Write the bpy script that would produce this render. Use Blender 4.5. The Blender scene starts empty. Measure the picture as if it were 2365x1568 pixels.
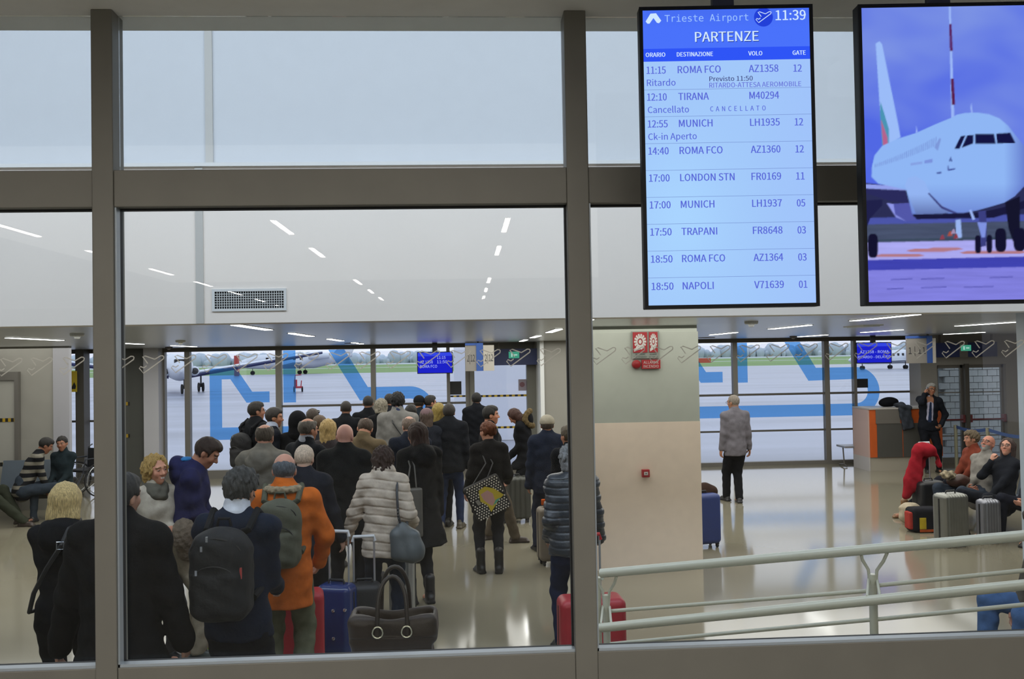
import bpy, bmesh, math, random
import numpy as np
from mathutils import Vector, Matrix
random.seed(7)
sc = bpy.context.scene
COL = sc.collection
PI = math.pi

# ------------------------------------------------------------------ camera
F, CX, CY, EYE = 2100.0, 1182.5, 784.0, 2.4
HX, HY, HS = 1073.0, 830.0, -0.0175          # vanishing point of the depth axis, slope of the horizon
def _dc(u, v): return Vector(((u - CX) / F, -(v - CY) / F, -1.0))
_d = _dc(HX, HY).normalized()
_e = _dc(HX + 1000, HY + 1000 * HS)
_up = _e.cross(_d).normalized()
_x = _d.cross(_up).normalized()
CAMROT = Matrix((_x, _d, _up))                # rows: world axes in camera space -> camera to world
cam = bpy.data.objects.new('camera', bpy.data.cameras.new('camera')); COL.objects.link(cam)
cam.matrix_world = Matrix.Translation((0, 0, EYE)) @ CAMROT.to_4x4()
cam.data.sensor_width = 36; cam.data.lens = F / 2365 * 36
cam.data.clip_start = 0.05; cam.data.clip_end = 4000
sc.camera = cam
CAMP = Vector((0, 0, EYE))
def ray(u, v): return CAMROT @ _dc(u, v)
def P(u, v, Y):
    r = ray(u, v); return CAMP + r * (Y / r.y)
def G(u, v, z=0.0):
    r = ray(u, v); return CAMP + r * ((z - EYE) / r.z)
def PC(u, v, z):                              # point on a ceiling plane
    return G(u, v, z)

# ------------------------------------------------------------------ world, lights, exposure
w = bpy.data.worlds.new('overcast'); sc.world = w; w.use_nodes = True
nt = w.node_tree; nt.nodes.clear()
bg = nt.nodes.new('ShaderNodeBackground'); wo = nt.nodes.new('ShaderNodeOutputWorld')
tc = nt.nodes.new('ShaderNodeTexCoord'); sx = nt.nodes.new('ShaderNodeSeparateXYZ'); cr = nt.nodes.new('ShaderNodeValToRGB')
nt.links.new(tc.outputs['Generated'], sx.inputs[0]); nt.links.new(sx.outputs['Z'], cr.inputs[0])
nt.links.new(cr.outputs[0], bg.inputs[0]); nt.links.new(bg.outputs[0], wo.inputs[0])
cr.color_ramp.elements[0].color = (0.67, 0.67, 0.77, 1); cr.color_ramp.elements[1].color = (0.78, 0.86, 1.0, 1)
bg.inputs['Strength'].default_value = 1.4
sc.view_settings.view_transform = 'Standard'; sc.view_settings.look = 'None'
sc.view_settings.gamma = 1.0; sc.view_settings.use_curve_mapping = False
sc.view_settings.exposure = 0.0
try:
    sc.cycles.use_denoising = True; sc.cycles.adaptive_min_samples = 48; sc.cycles.denoising_input_passes = 'RGB_ALBEDO_NORMAL'
    sc.cycles.max_bounces = 8; sc.cycles.transparent_max_bounces = 16
    sc.cycles.caustics_reflective = False; sc.cycles.caustics_refractive = False
    sc.cycles.sample_clamp_indirect = 4
except Exception: pass
def area(name, loc, sx_, sy_, power, color=(1, 1, 1), rot=(0, 0, 0), portal=False):
    L = bpy.data.lights.new(name, 'AREA'); L.shape = 'RECTANGLE'; L.size = sx_; L.size_y = sy_; L.energy = power; L.color = color
    o = bpy.data.objects.new(name, L); COL.objects.link(o); o.location = loc; o.rotation_euler = rot
    if portal: L.cycles.is_portal = True
    return o
ZC = EYE + 0.343                              # lounge ceiling
YB = 7.83                                     # bulkhead plane
YW = 19.45                                    # window wall plane
YP = 3.36                                     # face of the glazed partition
ZH = 3.70                                     # ceiling of the upper hall
ZF = 0.80                                     # floor of the upper hall
area('atrium_fill', (-1, 4.6, 6.6), 16, 2.0, 560, (0.76, 0.86, 1.0), rot=(math.radians(42), 0, 0))  # added area lamp, out of view, tilted to brighten the bulkhead
area('lounge_light', (0.5, 13.5, ZC - 0.03), 17, 9, 920, (1.0, 0.96, 0.90))
area('hall_light', (0, -3, ZH - 0.03), 9, 9, 430, (1.0, 0.95, 0.88))
area('window_portal', (0, YW + 0.15, 1.35), 24, 2.7, 1, rot=(-PI / 2, 0, 0), portal=True)

# ------------------------------------------------------------------ materials
def C(h):
    h = h.lstrip('#'); c = [int(h[i:i + 2], 16) / 255 for i in (0, 2, 4)]
    return tuple((x / 12.92 if x <= .04045 else ((x + .055) / 1.055) ** 2.4) for x in c)
_M = {}
def mat(name, col, rough=.8, metal=0., noise=.0, nscale=8., bump=0., bscale=60., spec=.5, coat=0., emit=0., attr=None, stripes=None, aniso=None):
    if name in _M: return _M[name]
    m = bpy.data.materials.new(name); m.use_nodes = True; n = m.node_tree; b = n.nodes['Principled BSDF']
    if isinstance(col, str): col = C(col)
    b.inputs['Base Color'].default_value = (*col, 1); b.inputs['Roughness'].default_value = rough
    b.inputs['Metallic'].default_value = metal; b.inputs['Specular IOR Level'].default_value = spec
    if coat: b.inputs['Coat Weight'].default_value = coat; b.inputs['Coat Roughness'].default_value = .08
    if emit: b.inputs['Emission Color'].default_value = (*col, 1); b.inputs['Emission Strength'].default_value = emit
    src = None
    tcn = n.nodes.new('ShaderNodeTexCoord'); vec = tcn.outputs['Object']
    if aniso:
        mp = n.nodes.new('ShaderNodeMapping'); mp.inputs['Scale'].default_value = aniso; n.links.new(vec, mp.inputs[0]); vec = mp.outputs[0]
    if attr:
        a = n.nodes.new('ShaderNodeAttribute'); a.attribute_name = attr; src = a.outputs['Color']
    if stripes:
        c2, freq, axis, duty = stripes
        sp = n.nodes.new('ShaderNodeSeparateXYZ'); n.links.new(tcn.outputs['Object'], sp.inputs[0])
        mu = n.nodes.new('ShaderNodeMath'); mu.operation = 'MULTIPLY'; mu.inputs[1].default_value = freq; n.links.new(sp.outputs[axis], mu.inputs[0])
        fr = n.nodes.new('ShaderNodeMath'); fr.operation = 'FRACT'; n.links.new(mu.outputs[0], fr.inputs[0])
        gt = n.nodes.new('ShaderNodeMath'); gt.operation = 'GREATER_THAN'; gt.inputs[1].default_value = duty; n.links.new(fr.outputs[0], gt.inputs[0])
        mx = n.nodes.new('ShaderNodeMix'); mx.data_type = 'RGBA'; mx.inputs[6].default_value = (*col, 1); mx.inputs[7].default_value = (*(C(c2) if isinstance(c2, str) else c2), 1)
        n.links.new(gt.outputs[0], mx.inputs[0]); src = mx.outputs[2]
    if noise:
        t = n.nodes.new('ShaderNodeTexNoise'); t.inputs['Scale'].default_value = nscale; t.inputs['Detail'].default_value = 4
        n.links.new(vec, t.inputs['Vector'])
        mr = n.nodes.new('ShaderNodeMapRange'); mr.inputs[1].default_value = .3; mr.inputs[2].default_value = .7
        mr.inputs[3].default_value = 1 - noise; mr.inputs[4].default_value = 1 + noise; n.links.new(t.outputs[0], mr.inputs[0])
        mx = n.nodes.new('ShaderNodeMix'); mx.data_type = 'RGBA'; mx.blend_type = 'MULTIPLY'; mx.inputs[0].default_value = 1
        if src: n.links.new(src, mx.inputs[6])
        else: mx.inputs[6].default_value = (*col, 1)
        n.links.new(mr.outputs[0], mx.inputs[7]); src = mx.outputs[2]
    if src: n.links.new(src, b.inputs['Base Color'])
    if bump:
        t = n.nodes.new('ShaderNodeTexNoise'); t.inputs['Scale'].default_value = bscale; t.inputs['Detail'].default_value = 5
        n.links.new(vec, t.inputs['Vector'])
        bp = n.nodes.new('ShaderNodeBump'); bp.inputs['Strength'].default_value = bump; bp.inputs['Distance'].default_value = .008
        n.links.new(t.outputs[0], bp.inputs['Height']); n.links.new(bp.outputs[0], b.inputs['Normal'])
    _M[name] = m; return m
def fabric(col, rough=.9, name=None, noise=.18, stripes=None, spec=.12, bump=.5):
    return mat(name or 'fabric_%s_%d' % (col.strip('#'), rough * 100), col, rough, noise=noise, nscale=14, bump=bump, bscale=26, spec=spec, stripes=stripes)
def glow(name, col, s, attr=None):
    if name in _M: return _M[name]
    m = bpy.data.materials.new(name); m.use_nodes = True; n = m.node_tree; n.nodes.clear()
    e = n.nodes.new('ShaderNodeEmission'); o = n.nodes.new('ShaderNodeOutputMaterial')
    if isinstance(col, str): col = C(col)
    e.inputs[0].default_value = (*col, 1); e.inputs[1].default_value = s
    if attr:
        a = n.nodes.new('ShaderNodeAttribute'); a.attribute_name = attr; n.links.new(a.outputs['Color'], e.inputs[0])
    n.links.new(e.outputs[0], o.inputs[0]); _M[name] = m; return m
def glass(name, tint=(1, 1, 1), refl=.05, edge=.5, rough=.0):
    if name in _M: return _M[name]
    m = bpy.data.materials.new(name); m.use_nodes = True; n = m.node_tree; n.nodes.clear()
    t = n.nodes.new('ShaderNodeBsdfTransparent'); t.inputs[0].default_value = (*tint, 1)
    g = n.nodes.new('ShaderNodeBsdfGlossy'); g.inputs['Roughness'].default_value = rough
    lw = n.nodes.new('ShaderNodeFresnel'); lw.inputs[0].default_value = 1.45
    ml = n.nodes.new('ShaderNodeMath'); ml.operation = 'MULTIPLY'; ml.inputs[1].default_value = refl / .034
    n.links.new(lw.outputs[0], ml.inputs[0]); ml.use_clamp = True
    mx = n.nodes.new('ShaderNodeMixShader'); o = n.nodes.new('ShaderNodeOutputMaterial')
    n.links.new(ml.outputs[0], mx.inputs[0]); n.links.new(t.outputs[0], mx.inputs[1]); n.links.new(g.outputs[0], mx.inputs[2]); n.links.new(mx.outputs[0], o.inputs[0])
    _M[name] = m; return m

# ------------------------------------------------------------------ object helpers
def link(name, me, parent=None):
    o = bpy.data.objects.new(name, me); COL.objects.link(o)
    if parent: o.parent = parent
    return o
def tag(o, label=None, cat=None, group=None, kind=None):
    if label: o['label'] = label
    if cat: o['category'] = cat
    if group: o['group'] = group
    if kind: o['kind'] = kind
    return o
def empty(name, loc, rz=0., label=None, cat=None, group=None):
    o = bpy.data.objects.new(name, None); COL.objects.link(o); o.location = loc; o.rotation_euler = (0, 0, rz)
    o.empty_display_size = .1
    return tag(o, label, cat, group)
class B:
    """collects simple shapes into one mesh"""
    def __init__(s): s.v = []; s.f = []; s.mi = []; s.m = 0
    def add(s, vs, fs):
        n = len(s.v); s.v += [tuple(v) for v in vs]; s.f += [tuple(i + n for i in f) for f in fs]; s.mi += [s.m] * len(fs); return s
    def box(s, x0, x1, y0, y1, z0, z1, bev=0.):
        if bev <= 0:
            vs = [(x, y, z) for x in (x0, x1) for y in (y0, y1) for z in (z0, z1)]
            return s.add(vs, [(0, 1, 3, 2), (4, 6, 7, 5), (0, 4, 5, 1), (2, 3, 7, 6), (0, 2, 6, 4), (1, 5, 7, 3)])
        bm = bmesh.new(); bmesh.ops.create_cube(bm, size=1)
        for v in bm.verts: v.co = ((x0 + x1) / 2 + v.co.x * (x1 - x0), (y0 + y1) / 2 + v.co.y * (y1 - y0), (z0 + z1) / 2 + v.co.z * (z1 - z0))
        bmesh.ops.bevel(bm, geom=bm.edges[:], offset=bev, segments=3, affect='EDGES', profile=.5)
        bm.verts.index_update(); s.add([v.co[:] for v in bm.verts], [[v.index for v in f.verts] for f in bm.faces]); bm.free(); return s
    def tube(s, pts, r, n=8, cap=True, closed=False):
        pts = [Vector(p) for p in pts]; k = len(pts); rings = []; up = None
        for i, p in enumerate(pts):
            if closed: t = (pts[(i + 1) % k] - pts[i - 1])
            else: t = (pts[min(i + 1, k - 1)] - pts[max(i - 1, 0)])
            t.normalize()
            if up is None: up = Vector((0, 0, 1)) if abs(t.z) < .9 else Vector((1, 0, 0))
            a = t.cross(up).normalized(); b = a.cross(t).normalized(); up = b
            rr = r[i] if isinstance(r, (list, tuple)) else r
            rings.append([p + (a * math.cos(2 * PI * j / n) + b * math.sin(2 * PI * j / n)) * rr for j in range(n)])
        vs = [v for q in rings for v in q]; fs = []
        for i in range(k if closed else k - 1):
            i2 = (i + 1) % k
            for j in range(n): fs.append((i * n + j, i * n + (j + 1) % n, i2 * n + (j + 1) % n, i2 * n + j))
        if cap and not closed: fs += [tuple(range(n))[::-1], tuple((k - 1) * n + j for j in range(n))]
        return s.add(vs, fs)
    def prism(s, poly, a, b, M=None):
        """poly in 2D (x,z) extruded from y=a to y=b"""
        n = len(poly); vs = [(x, a, z) for x, z in poly] + [(x, b, z) for x, z in poly]
        fs = [tuple(range(n)), tuple(range(n, 2 * n))[::-1]] + [(i, i + n, (i + 1) % n + n, (i + 1) % n) for i in range(n)]
        if M: vs = [M @ Vector(v) for v in vs]
        return s.add(vs, fs)
    def lathe(s, prof, c=(0, 0, 0), n=16, axis='z'):
        vs = []; k = len(prof)
        for r, h in prof:
            for j in range(n):
                a = 2 * PI * j / n; x, y = r * math.cos(a), r * math.sin(a)
                q = (x, y, h) if axis == 'z' else ((h, x, y) if axis == 'x' else (x, h, y))
                vs.append((q[0] + c[0], q[1] + c[1], q[2] + c[2]))
        fs = [(i * n + j, i * n + (j + 1) % n, (i + 1) * n + (j + 1) % n, (i + 1) * n + j) for i in range(k - 1) for j in range(n)]
        fs += [tuple(range(n))[::-1], tuple((k - 1) * n + j for j in range(n))]
        return s.add(vs, fs)
    def obj(s, name, m, parent=None, smooth=False):
        me = bpy.data.meshes.new(name); me.from_pydata(s.v, [], s.f)
        bm = bmesh.new(); bm.from_mesh(me); bmesh.ops.recalc_face_normals(bm, faces=bm.faces[:]); bm.to_mesh(me); bm.free()
        for q in (m if isinstance(m, (list, tuple)) else [m]): me.materials.append(q)
        if any(s.mi): me.polygons.foreach_set('material_index', s.mi)
        if smooth: me.shade_smooth(); me.set_sharp_from_angle(angle=.7)
        me.update(); return link(name, me, parent)
def struct(name, b, m, parent=None, **k):
    o = b.obj(name, m, parent, **k); o['kind'] = 'structure'; return o
_fonts = {}
def font(kind):
    if kind in _fonts: return _fonts[kind]
    f = None
    try:
        import os
        d = os.path.join(bpy.utils.resource_path('LOCAL'), 'datafiles', 'fonts')
        p = os.path.join(d, {'mono': 'DejaVuSansMono.woff2', 'sans': 'Noto Sans CJK Regular.woff2'}[kind])
        if os.path.exists(p): f = bpy.data.fonts.load(p)
    except Exception: f = None
    _fonts[kind] = f; return f
_ch = {}
def _caph(kind, f):
    if kind not in _ch:
        cu = bpy.data.curves.new('m', 'FONT'); cu.body = 'H'
        if f: cu.font = f
        o = bpy.data.objects.new('m', cu); COL.objects.link(o); me = bpy.data.meshes.new_from_object(o.evaluated_get(bpy.context.evaluated_depsgraph_get()))
        _ch[kind] = max(v.co.y for v in me.vertices); bpy.data.objects.remove(o); bpy.data.curves.remove(cu); bpy.data.meshes.remove(me)
    return _ch[kind]
def text(s, x0, x1, z0, cap, M, m, parent, name='lettering', kind='sans', bold=0., off=0., spacing=1.):
    """flat lettering in a local x/z plane: left x0, right x1 (None keeps the natural width), baseline z0, capital height cap; M maps local (x, y, z) to parent space"""
    cu = bpy.data.curves.new(name, 'FONT'); cu.body = s; cu.resolution_u = 2
    f = font(kind)
    if f: cu.font = f
    cu.offset = 0; cu.space_character = spacing; cu.fill_mode = 'BOTH'
    o = bpy.data.objects.new(name, cu); COL.objects.link(o)
    dg = bpy.context.evaluated_depsgraph_get(); me = bpy.data.meshes.new_from_object(o.evaluated_get(dg))
    bpy.data.objects.remove(o); bpy.data.curves.remove(cu)
    n = len(me.vertices)
    if n == 0: return None
    co = np.empty(n * 3, 'f'); me.vertices.foreach_get('co', co); co = co.reshape(-1, 3)
    sy = cap / _caph(kind, f); mn, mxx = co[:, 0].min(), co[:, 0].max()
    sxx = sy if x1 is None else (x1 - x0) / max(mxx - mn, 1e-6)
    X = x0 + (co[:, 0] - mn) * sxx; Z = z0 + co[:, 1] * sy
    out = [M @ Vector((float(a), off, float(c))) for a, c in zip(X, Z)]
    me.vertices.foreach_set('co', np.array([v[:] for v in out], 'f').ravel())
    if bold:
        pass
    me.materials.clear(); me.materials.append(m); me.update()
    return link(name, me, parent)
I4 = Matrix.Identity(4)
# ------------------------------------------------------------------ implicit shapes -> meshes
import openvdb
V3 = lambda *a: np.array(a, float)
def nrm(a): return a / (np.linalg.norm(a) + 1e-9)
def rot(ax, a):
    return np.array(Matrix.Rotation(a, 3, ax))
class S:
    def __init__(s): s.ops = []; s.lo = V3(9, 9, 9); s.hi = -s.lo
    def _a(s, fn, lo, hi, k, op='u'):
        lo = np.array(lo, float); hi = np.array(hi, float)
        if op == 'u': s.lo = np.minimum(s.lo, lo); s.hi = np.maximum(s.hi, hi)
        s.ops.append((fn, lo, hi, k, op)); return s
    def cone(s, a, b, ra, rb, k=.02, op='u'):
        a = np.array(a, float); b = np.array(b, float); ba = b - a; L = max(ba @ ba, 1e-9); r = max(ra, rb)
        def fn(x, y, z):
            px, py, pz = x - a[0], y - a[1], z - a[2]
            t = np.clip((px * ba[0] + py * ba[1] + pz * ba[2]) / L, 0, 1)
            return np.sqrt((px - t * ba[0]) ** 2 + (py - t * ba[1]) ** 2 + (pz - t * ba[2]) ** 2) - (ra + (rb - ra) * t)
        return s._a(fn, np.minimum(a, b) - r, np.maximum(a, b) + r, k, op)
    def econe(s, a, b, ra, rb, yh, k=.03, op='u'):
        """elliptic tapered limb; ra, rb = (wide, deep); yh = direction of the deep axis"""
        a = np.array(a, float); b = np.array(b, float); ba = b - a; L = max(ba @ ba, 1e-9); r = max(*ra, *rb); yh = nrm(np.array(yh, float))
        def fn(x, y, z):
            px, py, pz = x - a[0], y - a[1], z - a[2]
            t = np.clip((px * ba[0] + py * ba[1] + pz * ba[2]) / L, 0, 1)
            px = px - t * ba[0]; py = py - t * ba[1]; pz = pz - t * ba[2]
            v = px * yh[0] + py * yh[1] + pz * yh[2]; u2 = np.maximum(px * px + py * py + pz * pz - v * v, 0)
            rx = ra[0] + (rb[0] - ra[0]) * t; ry = ra[1] + (rb[1] - ra[1]) * t
            k0 = np.sqrt(u2 / rx ** 2 + v * v / ry ** 2); k1 = np.sqrt(u2 / rx ** 4 + v * v / ry ** 4) + 1e-6
            return k0 * (k0 - 1) / k1
        return s._a(fn, np.minimum(a, b) - r, np.maximum(a, b) + r, k, op)
    def ell(s, c, r, k=.02, R=None, op='u'):
        c = np.array(c, float); R = np.eye(3) if R is None else R; m = max(r)
        def fn(x, y, z):
            px, py, pz = x - c[0], y - c[1], z - c[2]
            q = [R[0, i] * px + R[1, i] * py + R[2, i] * pz for i in range(3)]
            k0 = np.sqrt(sum((q[i] / r[i]) ** 2 for i in range(3))); k1 = np.sqrt(sum((q[i] / r[i] ** 2) ** 2 for i in range(3))) + 1e-6
            return k0 * (k0 - 1) / k1
        return s._a(fn, c - m, c + m, k, op)
    def box(s, c, h, rad=.01, k=.01, R=None, op='u'):
        c = np.array(c, float); R = np.eye(3) if R is None else R; m = np.linalg.norm(h)
        def fn(x, y, z):
            px, py, pz = x - c[0], y - c[1], z - c[2]
            q = [np.abs(R[0, i] * px + R[1, i] * py + R[2, i] * pz) - (h[i] - rad) for i in range(3)]
            o = np.sqrt(sum(np.maximum(t, 0) ** 2 for t in q)); return o + np.minimum(np.maximum(q[0], np.maximum(q[1], q[2])), 0) - rad
        return s._a(fn, c - m, c + m, k, op)
    def cut(s, p, n, k=.004):
        """remove everything on the side n points to"""
        p = np.array(p, float); n = nrm(np.array(n, float))
        return s._a(lambda x, y, z: -((x - p[0]) * n[0] + (y - p[1]) * n[1] + (z - p[2]) * n[2]), (-9, -9, -9), (9, 9, 9), k, 's')
    def warp(s, fn): return s._a(fn, (-9, -9, -9), (9, 9, 9), 0, 'w')
    def solve(s, h, adapt=0.):
        lo = s.lo - 2.5 * h; n = np.ceil((s.hi + 2.5 * h - lo) / h).astype(int) + 1
        ax = [(lo[i] + h * np.arange(n[i])).astype('f') for i in range(3)]
        D = np.full(n, .08, 'f')
        for fn, a, b, k, op in s.ops:
            m = k + 2.2 * h
            i0 = np.clip(np.floor((a - m - lo) / h).astype(int), 0, n); i1 = np.clip(np.ceil((b + m - lo) / h).astype(int) + 1, 0, n)
            if (i1 <= i0).any(): continue
            sl = tuple(slice(i0[i], i1[i]) for i in range(3))
            x = ax[0][sl[0]][:, None, None]; y = ax[1][sl[1]][None, :, None]; z = ax[2][sl[2]][None, None, :]
            d = fn(x, y, z); o = D[sl]
            if op == 'w': D[sl] = o + d; continue
            if op == 's': o, d, sg = -o, d, -1
            else: sg = 1
            if k > 0:
                q = np.maximum(k - np.abs(o - d), 0) / k; D[sl] = sg * (np.minimum(o, d) - q * q * k * .25)
            else: D[sl] = sg * np.minimum(o, d)
        g = openvdb.FloatGrid(.08); g.copyFromArray(np.minimum(D, .08).astype('f'))
        if adapt:
            p, t, q = g.convertToPolygons(0.0, adapt)
        else:
            p, q = g.convertToQuads(0.0); t = np.zeros((0, 3), int)
        return p * h + lo, t, q
    def obj(s, name, h, m, parent=None, adapt=0., colors=None, smooth_it=0):
        p, t, q = s.solve(h, adapt)
        me = bpy.data.meshes.new(name); nt_, nq = len(t), len(q)
        me.vertices.add(len(p)); me.vertices.foreach_set('co', p.astype('f').ravel())
        me.loops.add(nt_ * 3 + nq * 4); me.loops.foreach_set('vertex_index', np.concatenate([t.ravel(), q.ravel()]).astype('i'))
        me.polygons.add(nt_ + nq)
        me.polygons.foreach_set('loop_start', np.concatenate([np.arange(nt_) * 3, nt_ * 3 + np.arange(nq) * 4]).astype('i'))
        me.update(calc_edges=True); me.shade_smooth()
        for mm in (m if isinstance(m, (list, tuple)) else [m]): me.materials.append(mm)
        if colors is not None:
            ca = me.color_attributes.new('Col', 'FLOAT_COLOR', 'POINT'); c = colors(p).astype('f')
            ca.data.foreach_set('color', np.concatenate([c, np.ones((len(c), 1), 'f')], 1).ravel())
        return link(name, me, parent)

# ------------------------------------------------------------------ people
SKIN = mat('skin', (1, 1, 1), .55, attr='Col', spec=.35, bump=.15, bscale=120)
def hairm(c): return mat('hair_' + c.strip('#'), c, .6, noise=.45, nscale=30, bump=.8, bscale=70, spec=.4, aniso=(6, 6, 1))
def ik(A, T, l1, l2, pole):
    d = T - A; L = np.linalg.norm(d); L2 = min(max(L, abs(l1 - l2) + .01), (l1 + l2) * .998); u = d / max(L, 1e-6); T = A + u * L2
    a = (l1 * l1 - l2 * l2 + L2 * L2) / (2 * L2); hh = math.sqrt(max(l1 * l1 - a * a, 0))
    pl = np.array(pole, float); pl = nrm(pl - u * (pl @ u)); return A + u * a + pl * hh, T
def make_person(label, hp, Y, face=0., fem=False, skin='#b98a72', head=(0, 0, 0), lean=(0, 0), pose='stand', hands=None,
                top='#15171a', topk='jacket', hem=.47, puff=False, hood=False, collar=True, leg='#14161a', legw=1., shoe='#0e0e0f',
                hair='short', hairc='#2a2019', glasses=False, cap=None, feet=None, scarf=None, h=None, fine=None, bulk=0.,
                boots=False, inner=None, tie=None, arm_col=None, stripes=None, beard=None, shirt_collar=None, bust=0., phone=False, group=None, seatz=.46, sole=None, brow='#2a2019', smile=False, furhood=None, legs_fwd=.44, spread=.12, hide_legs=False, skirt=0.):
    top_pt = P(hp[0], hp[1], Y)
    if h is None: h = top_pt.z if pose != 'sit' else 1.72
    s = h / 1.75
    root = empty('person', (top_pt.x, Y, 0), math.radians(face), label, 'person', group)
    far = Y > 11.5
    hb = fine or (.0085 if Y < 9.5 else (.010 if not far else .012)); hc = .011 if Y < 9.5 else (.014 if not far else .017)
    sw = (.152 if fem else .176) * s; hz = .93 * s
    th = {'jacket': .024, 'coat': .03, 'shirt': .012, 'sweater': .016}[topk] + (.008 if puff else 0) + bulk
    # ---- skeleton, head pinned over the root
    ly, lx = lean
    Rl = rot('X', -math.radians(ly)) @ rot('Y', math.radians(lx))
    if pose == 'sit': hip = V3(0, 0, seatz + .09)
    else: hip = V3(0, 0, hz)
    T = lambda x, y, z, hip=hip.copy(): hip + Rl @ V3(x * s, y * s, z * s)         # torso space: metres above the hip at 1.75 m
    neck0 = T(0, -.015, .56); neck1 = T(0, .0, .605)
    Rh = Rl @ rot('Z', math.radians(head[0])) @ rot('X', -math.radians(head[1])) @ rot('Y', math.radians(head[2]))
    hs = s * (.97 if fem else 1.) * .5 + .5 * (.97 if fem else 1.)
    hc_ = neck1 + Rh @ V3(0, .018, .105) * hs
    topz = hc_[2] + .118 * hs
    want = h if pose != 'sit' else top_pt.z
    dz = want - topz
    off = V3(-hc_[0], -hc_[1], 0)
    if pose == 'sit': off[2] = dz if abs(dz) < .12 else math.copysign(.12, dz)
    H = lambda x, y, z: hc_ + Rh @ V3(x * hs, y * hs, z * hs)
    # shift the upper body so that the head is over the root
    hip0 = hip + off; 
    def mv(p): return p + off
    neck0, neck1, hc_, hip = mv(neck0), mv(neck1), mv(hc_), mv(hip)
    dzz = 0.
    if pose != 'sit' and abs(dz) > .003:                            # leaning shortens: lift through the spine
        dzz = min(max(dz, -.12), .12); up = V3(0, 0, dzz); neck0 = neck0 + up; neck1 = neck1 + up; hc_ = hc_ + up
        T0 = T; T = lambda x, y, z: T0(x, y, z) + off + up * min(max(z / .56, 0), 1)
    else:
        T0 = T; T = lambda x, y, z: T0(x, y, z) + off
    shl, shr = T(-sw / s, -.005, .50), T(sw / s, -.005, .50)
    yh = Rl @ V3(0, 1, 0)
    l1, l2 = .295 * s, .255 * s
    hands = hands or {}
    arms = []
    for sg, sh, nm in ((-1, shl, 'L'), (1, shr, 'R')):
        t = hands.get(nm, (sg * ((.19 if fem else .215) + th), .05, -.10)); pole = (sg * .08, -1, -.3); cfg = {}
        if isinstance(t, dict): cfg = t; pole = t.get('pole', pole); t = t['t']
        tgt = T(*t) if not cfg.get('abs') else np.array(t, float)
        el, wr = ik(sh, tgt, l1, l2, pole)
        arms.append((sg, sh, el, wr, cfg))
    legs_ = []
    hw = (.088 if not fem else .09) * s
    for i, sg in enumerate((-1, 1)):
        hj = hip + V3(sg * hw, 0, -.02)
        if pose == 'sit':
            kn = V3(hj[0] + sg * spread, hj[1] + legs_fwd * s, max(seatz + .06, hj[2] + .0)); 
            fp = feet[i] if feet else (kn[0], kn[1] + .03)
            an = V3(fp[0], fp[1], .09); 
        else:
            fp = feet[i] if feet else (sg * .11, 0.)
            an = V3(fp[0] + off[0] * 0, fp[1], .085 * s)
            kn, an = ik(hj, an, .44 * s, .43 * s, (sg * .1, 1, 0))
        legs_.append((sg, hj, kn, an))
    # ---- body
    b = S()
    Hh = lambda x, y, z: hc_ + Rh @ V3(x * hs, y * hs, z * hs)
    b.ell(Hh(0, -.012, .028), (.076 * hs, .094 * hs, .090 * hs), .02, Rh)
    b.ell(Hh(0, .022, -.038), (.057 * hs, .066 * hs, .076 * hs), .035, Rh)
    b.cone(Hh(0, .052, -.098), Hh(0, .060, -.092), .022 * hs, .02 * hs, .03)
    for sg in (-1, 1):
        b.ell(Hh(sg * .036, .058, -.022), (.024 * hs, .022 * hs, .024 * hs), .02, Rh)
        b.ell(Hh(sg * .076, -.012, -.008), (.010 * hs, .020 * hs, .033 * hs), .006, Rh @ rot('Z', sg * .35))
    b.cone(Hh(-.036, .076, .030), Hh(.036, .076, .030), .012 * hs, .012 * hs, .02)
    for sg in (-1, 1): b.ell(Hh(sg * .031, .097, .010), (.019 * hs, .016 * hs, .012 * hs), .012, Rh, 's')
    for sg in (-1, 1): b.ell(Hh(sg * .031, .079, .010), (.013 * hs, .011 * hs, .011 * hs), .002, Rh)
    b.cone(Hh(0, .080, .018), Hh(0, .104, -.022), .008 * hs, .013 * hs, .008)
    b.cone(Hh(-.014, .090, -.026), Hh(.014, .090, -.026), .009 * hs, .009 * hs, .006)
    b.cone(Hh(-.020, .080, -.054), Hh(.020, .080, -.054), .008 * hs, .008 * hs, .006)
    b.cone(Hh(-.016, .078, -.066), Hh(.016, .078, -.066), .009 * hs, .009 * hs, .006)
    b.cone(Hh(0, -.03, -.06), neck0, .052 * s * (.9 if fem else 1), .062 * s * (.85 if fem else 1), .03)
    b.econe(T(0, 0, 0), T(0, 0, .22), (.145 * s, .10 * s), (.125 * s, .09 * s), yh)
    b.econe(T(0, 0, .22), T(0, 0, .42), (.125 * s, .09 * s), (.15 * s, .10 * s), yh)
    b.cone(shl, shr, .055 * s, .055 * s, .05)
    hand_info = []
    for sg, sh, el, wr, cfg in arms:
        b.cone(sh, el, .048 * s, .040 * s, .03); b.cone(el, wr, .040 * s, .026 * s, .02)
        d = nrm(wr - el)
        if 'dir' in cfg: d = nrm(d * .3 + np.array(cfg['dir'], float))
        pn = np.array(cfg.get('palm', (-sg * 1., .15, 0)), float); pn = nrm(pn - d * (pn @ d)); sd = np.cross(d, pn) * sg
        if cfg.get('thumb') is not None:
            tv = np.array(cfg['thumb'], float); 
            if sd @ tv < 0: sd = -sd
        elif sd[1] < 0: sd = -sd
        hk = s * (.93 if fem else 1)
        Rm = np.stack([sd, pn, d], 1)
        b.cone(wr - d * .01, wr + d * .03 * hk, .024 * hk, .024 * hk, .012)
        b.ell(wr + d * .052 * hk, (.040 * hk, .016 * hk, .048 * hk), .012, Rm)
        curl = cfg.get('curl', .45)
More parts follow.
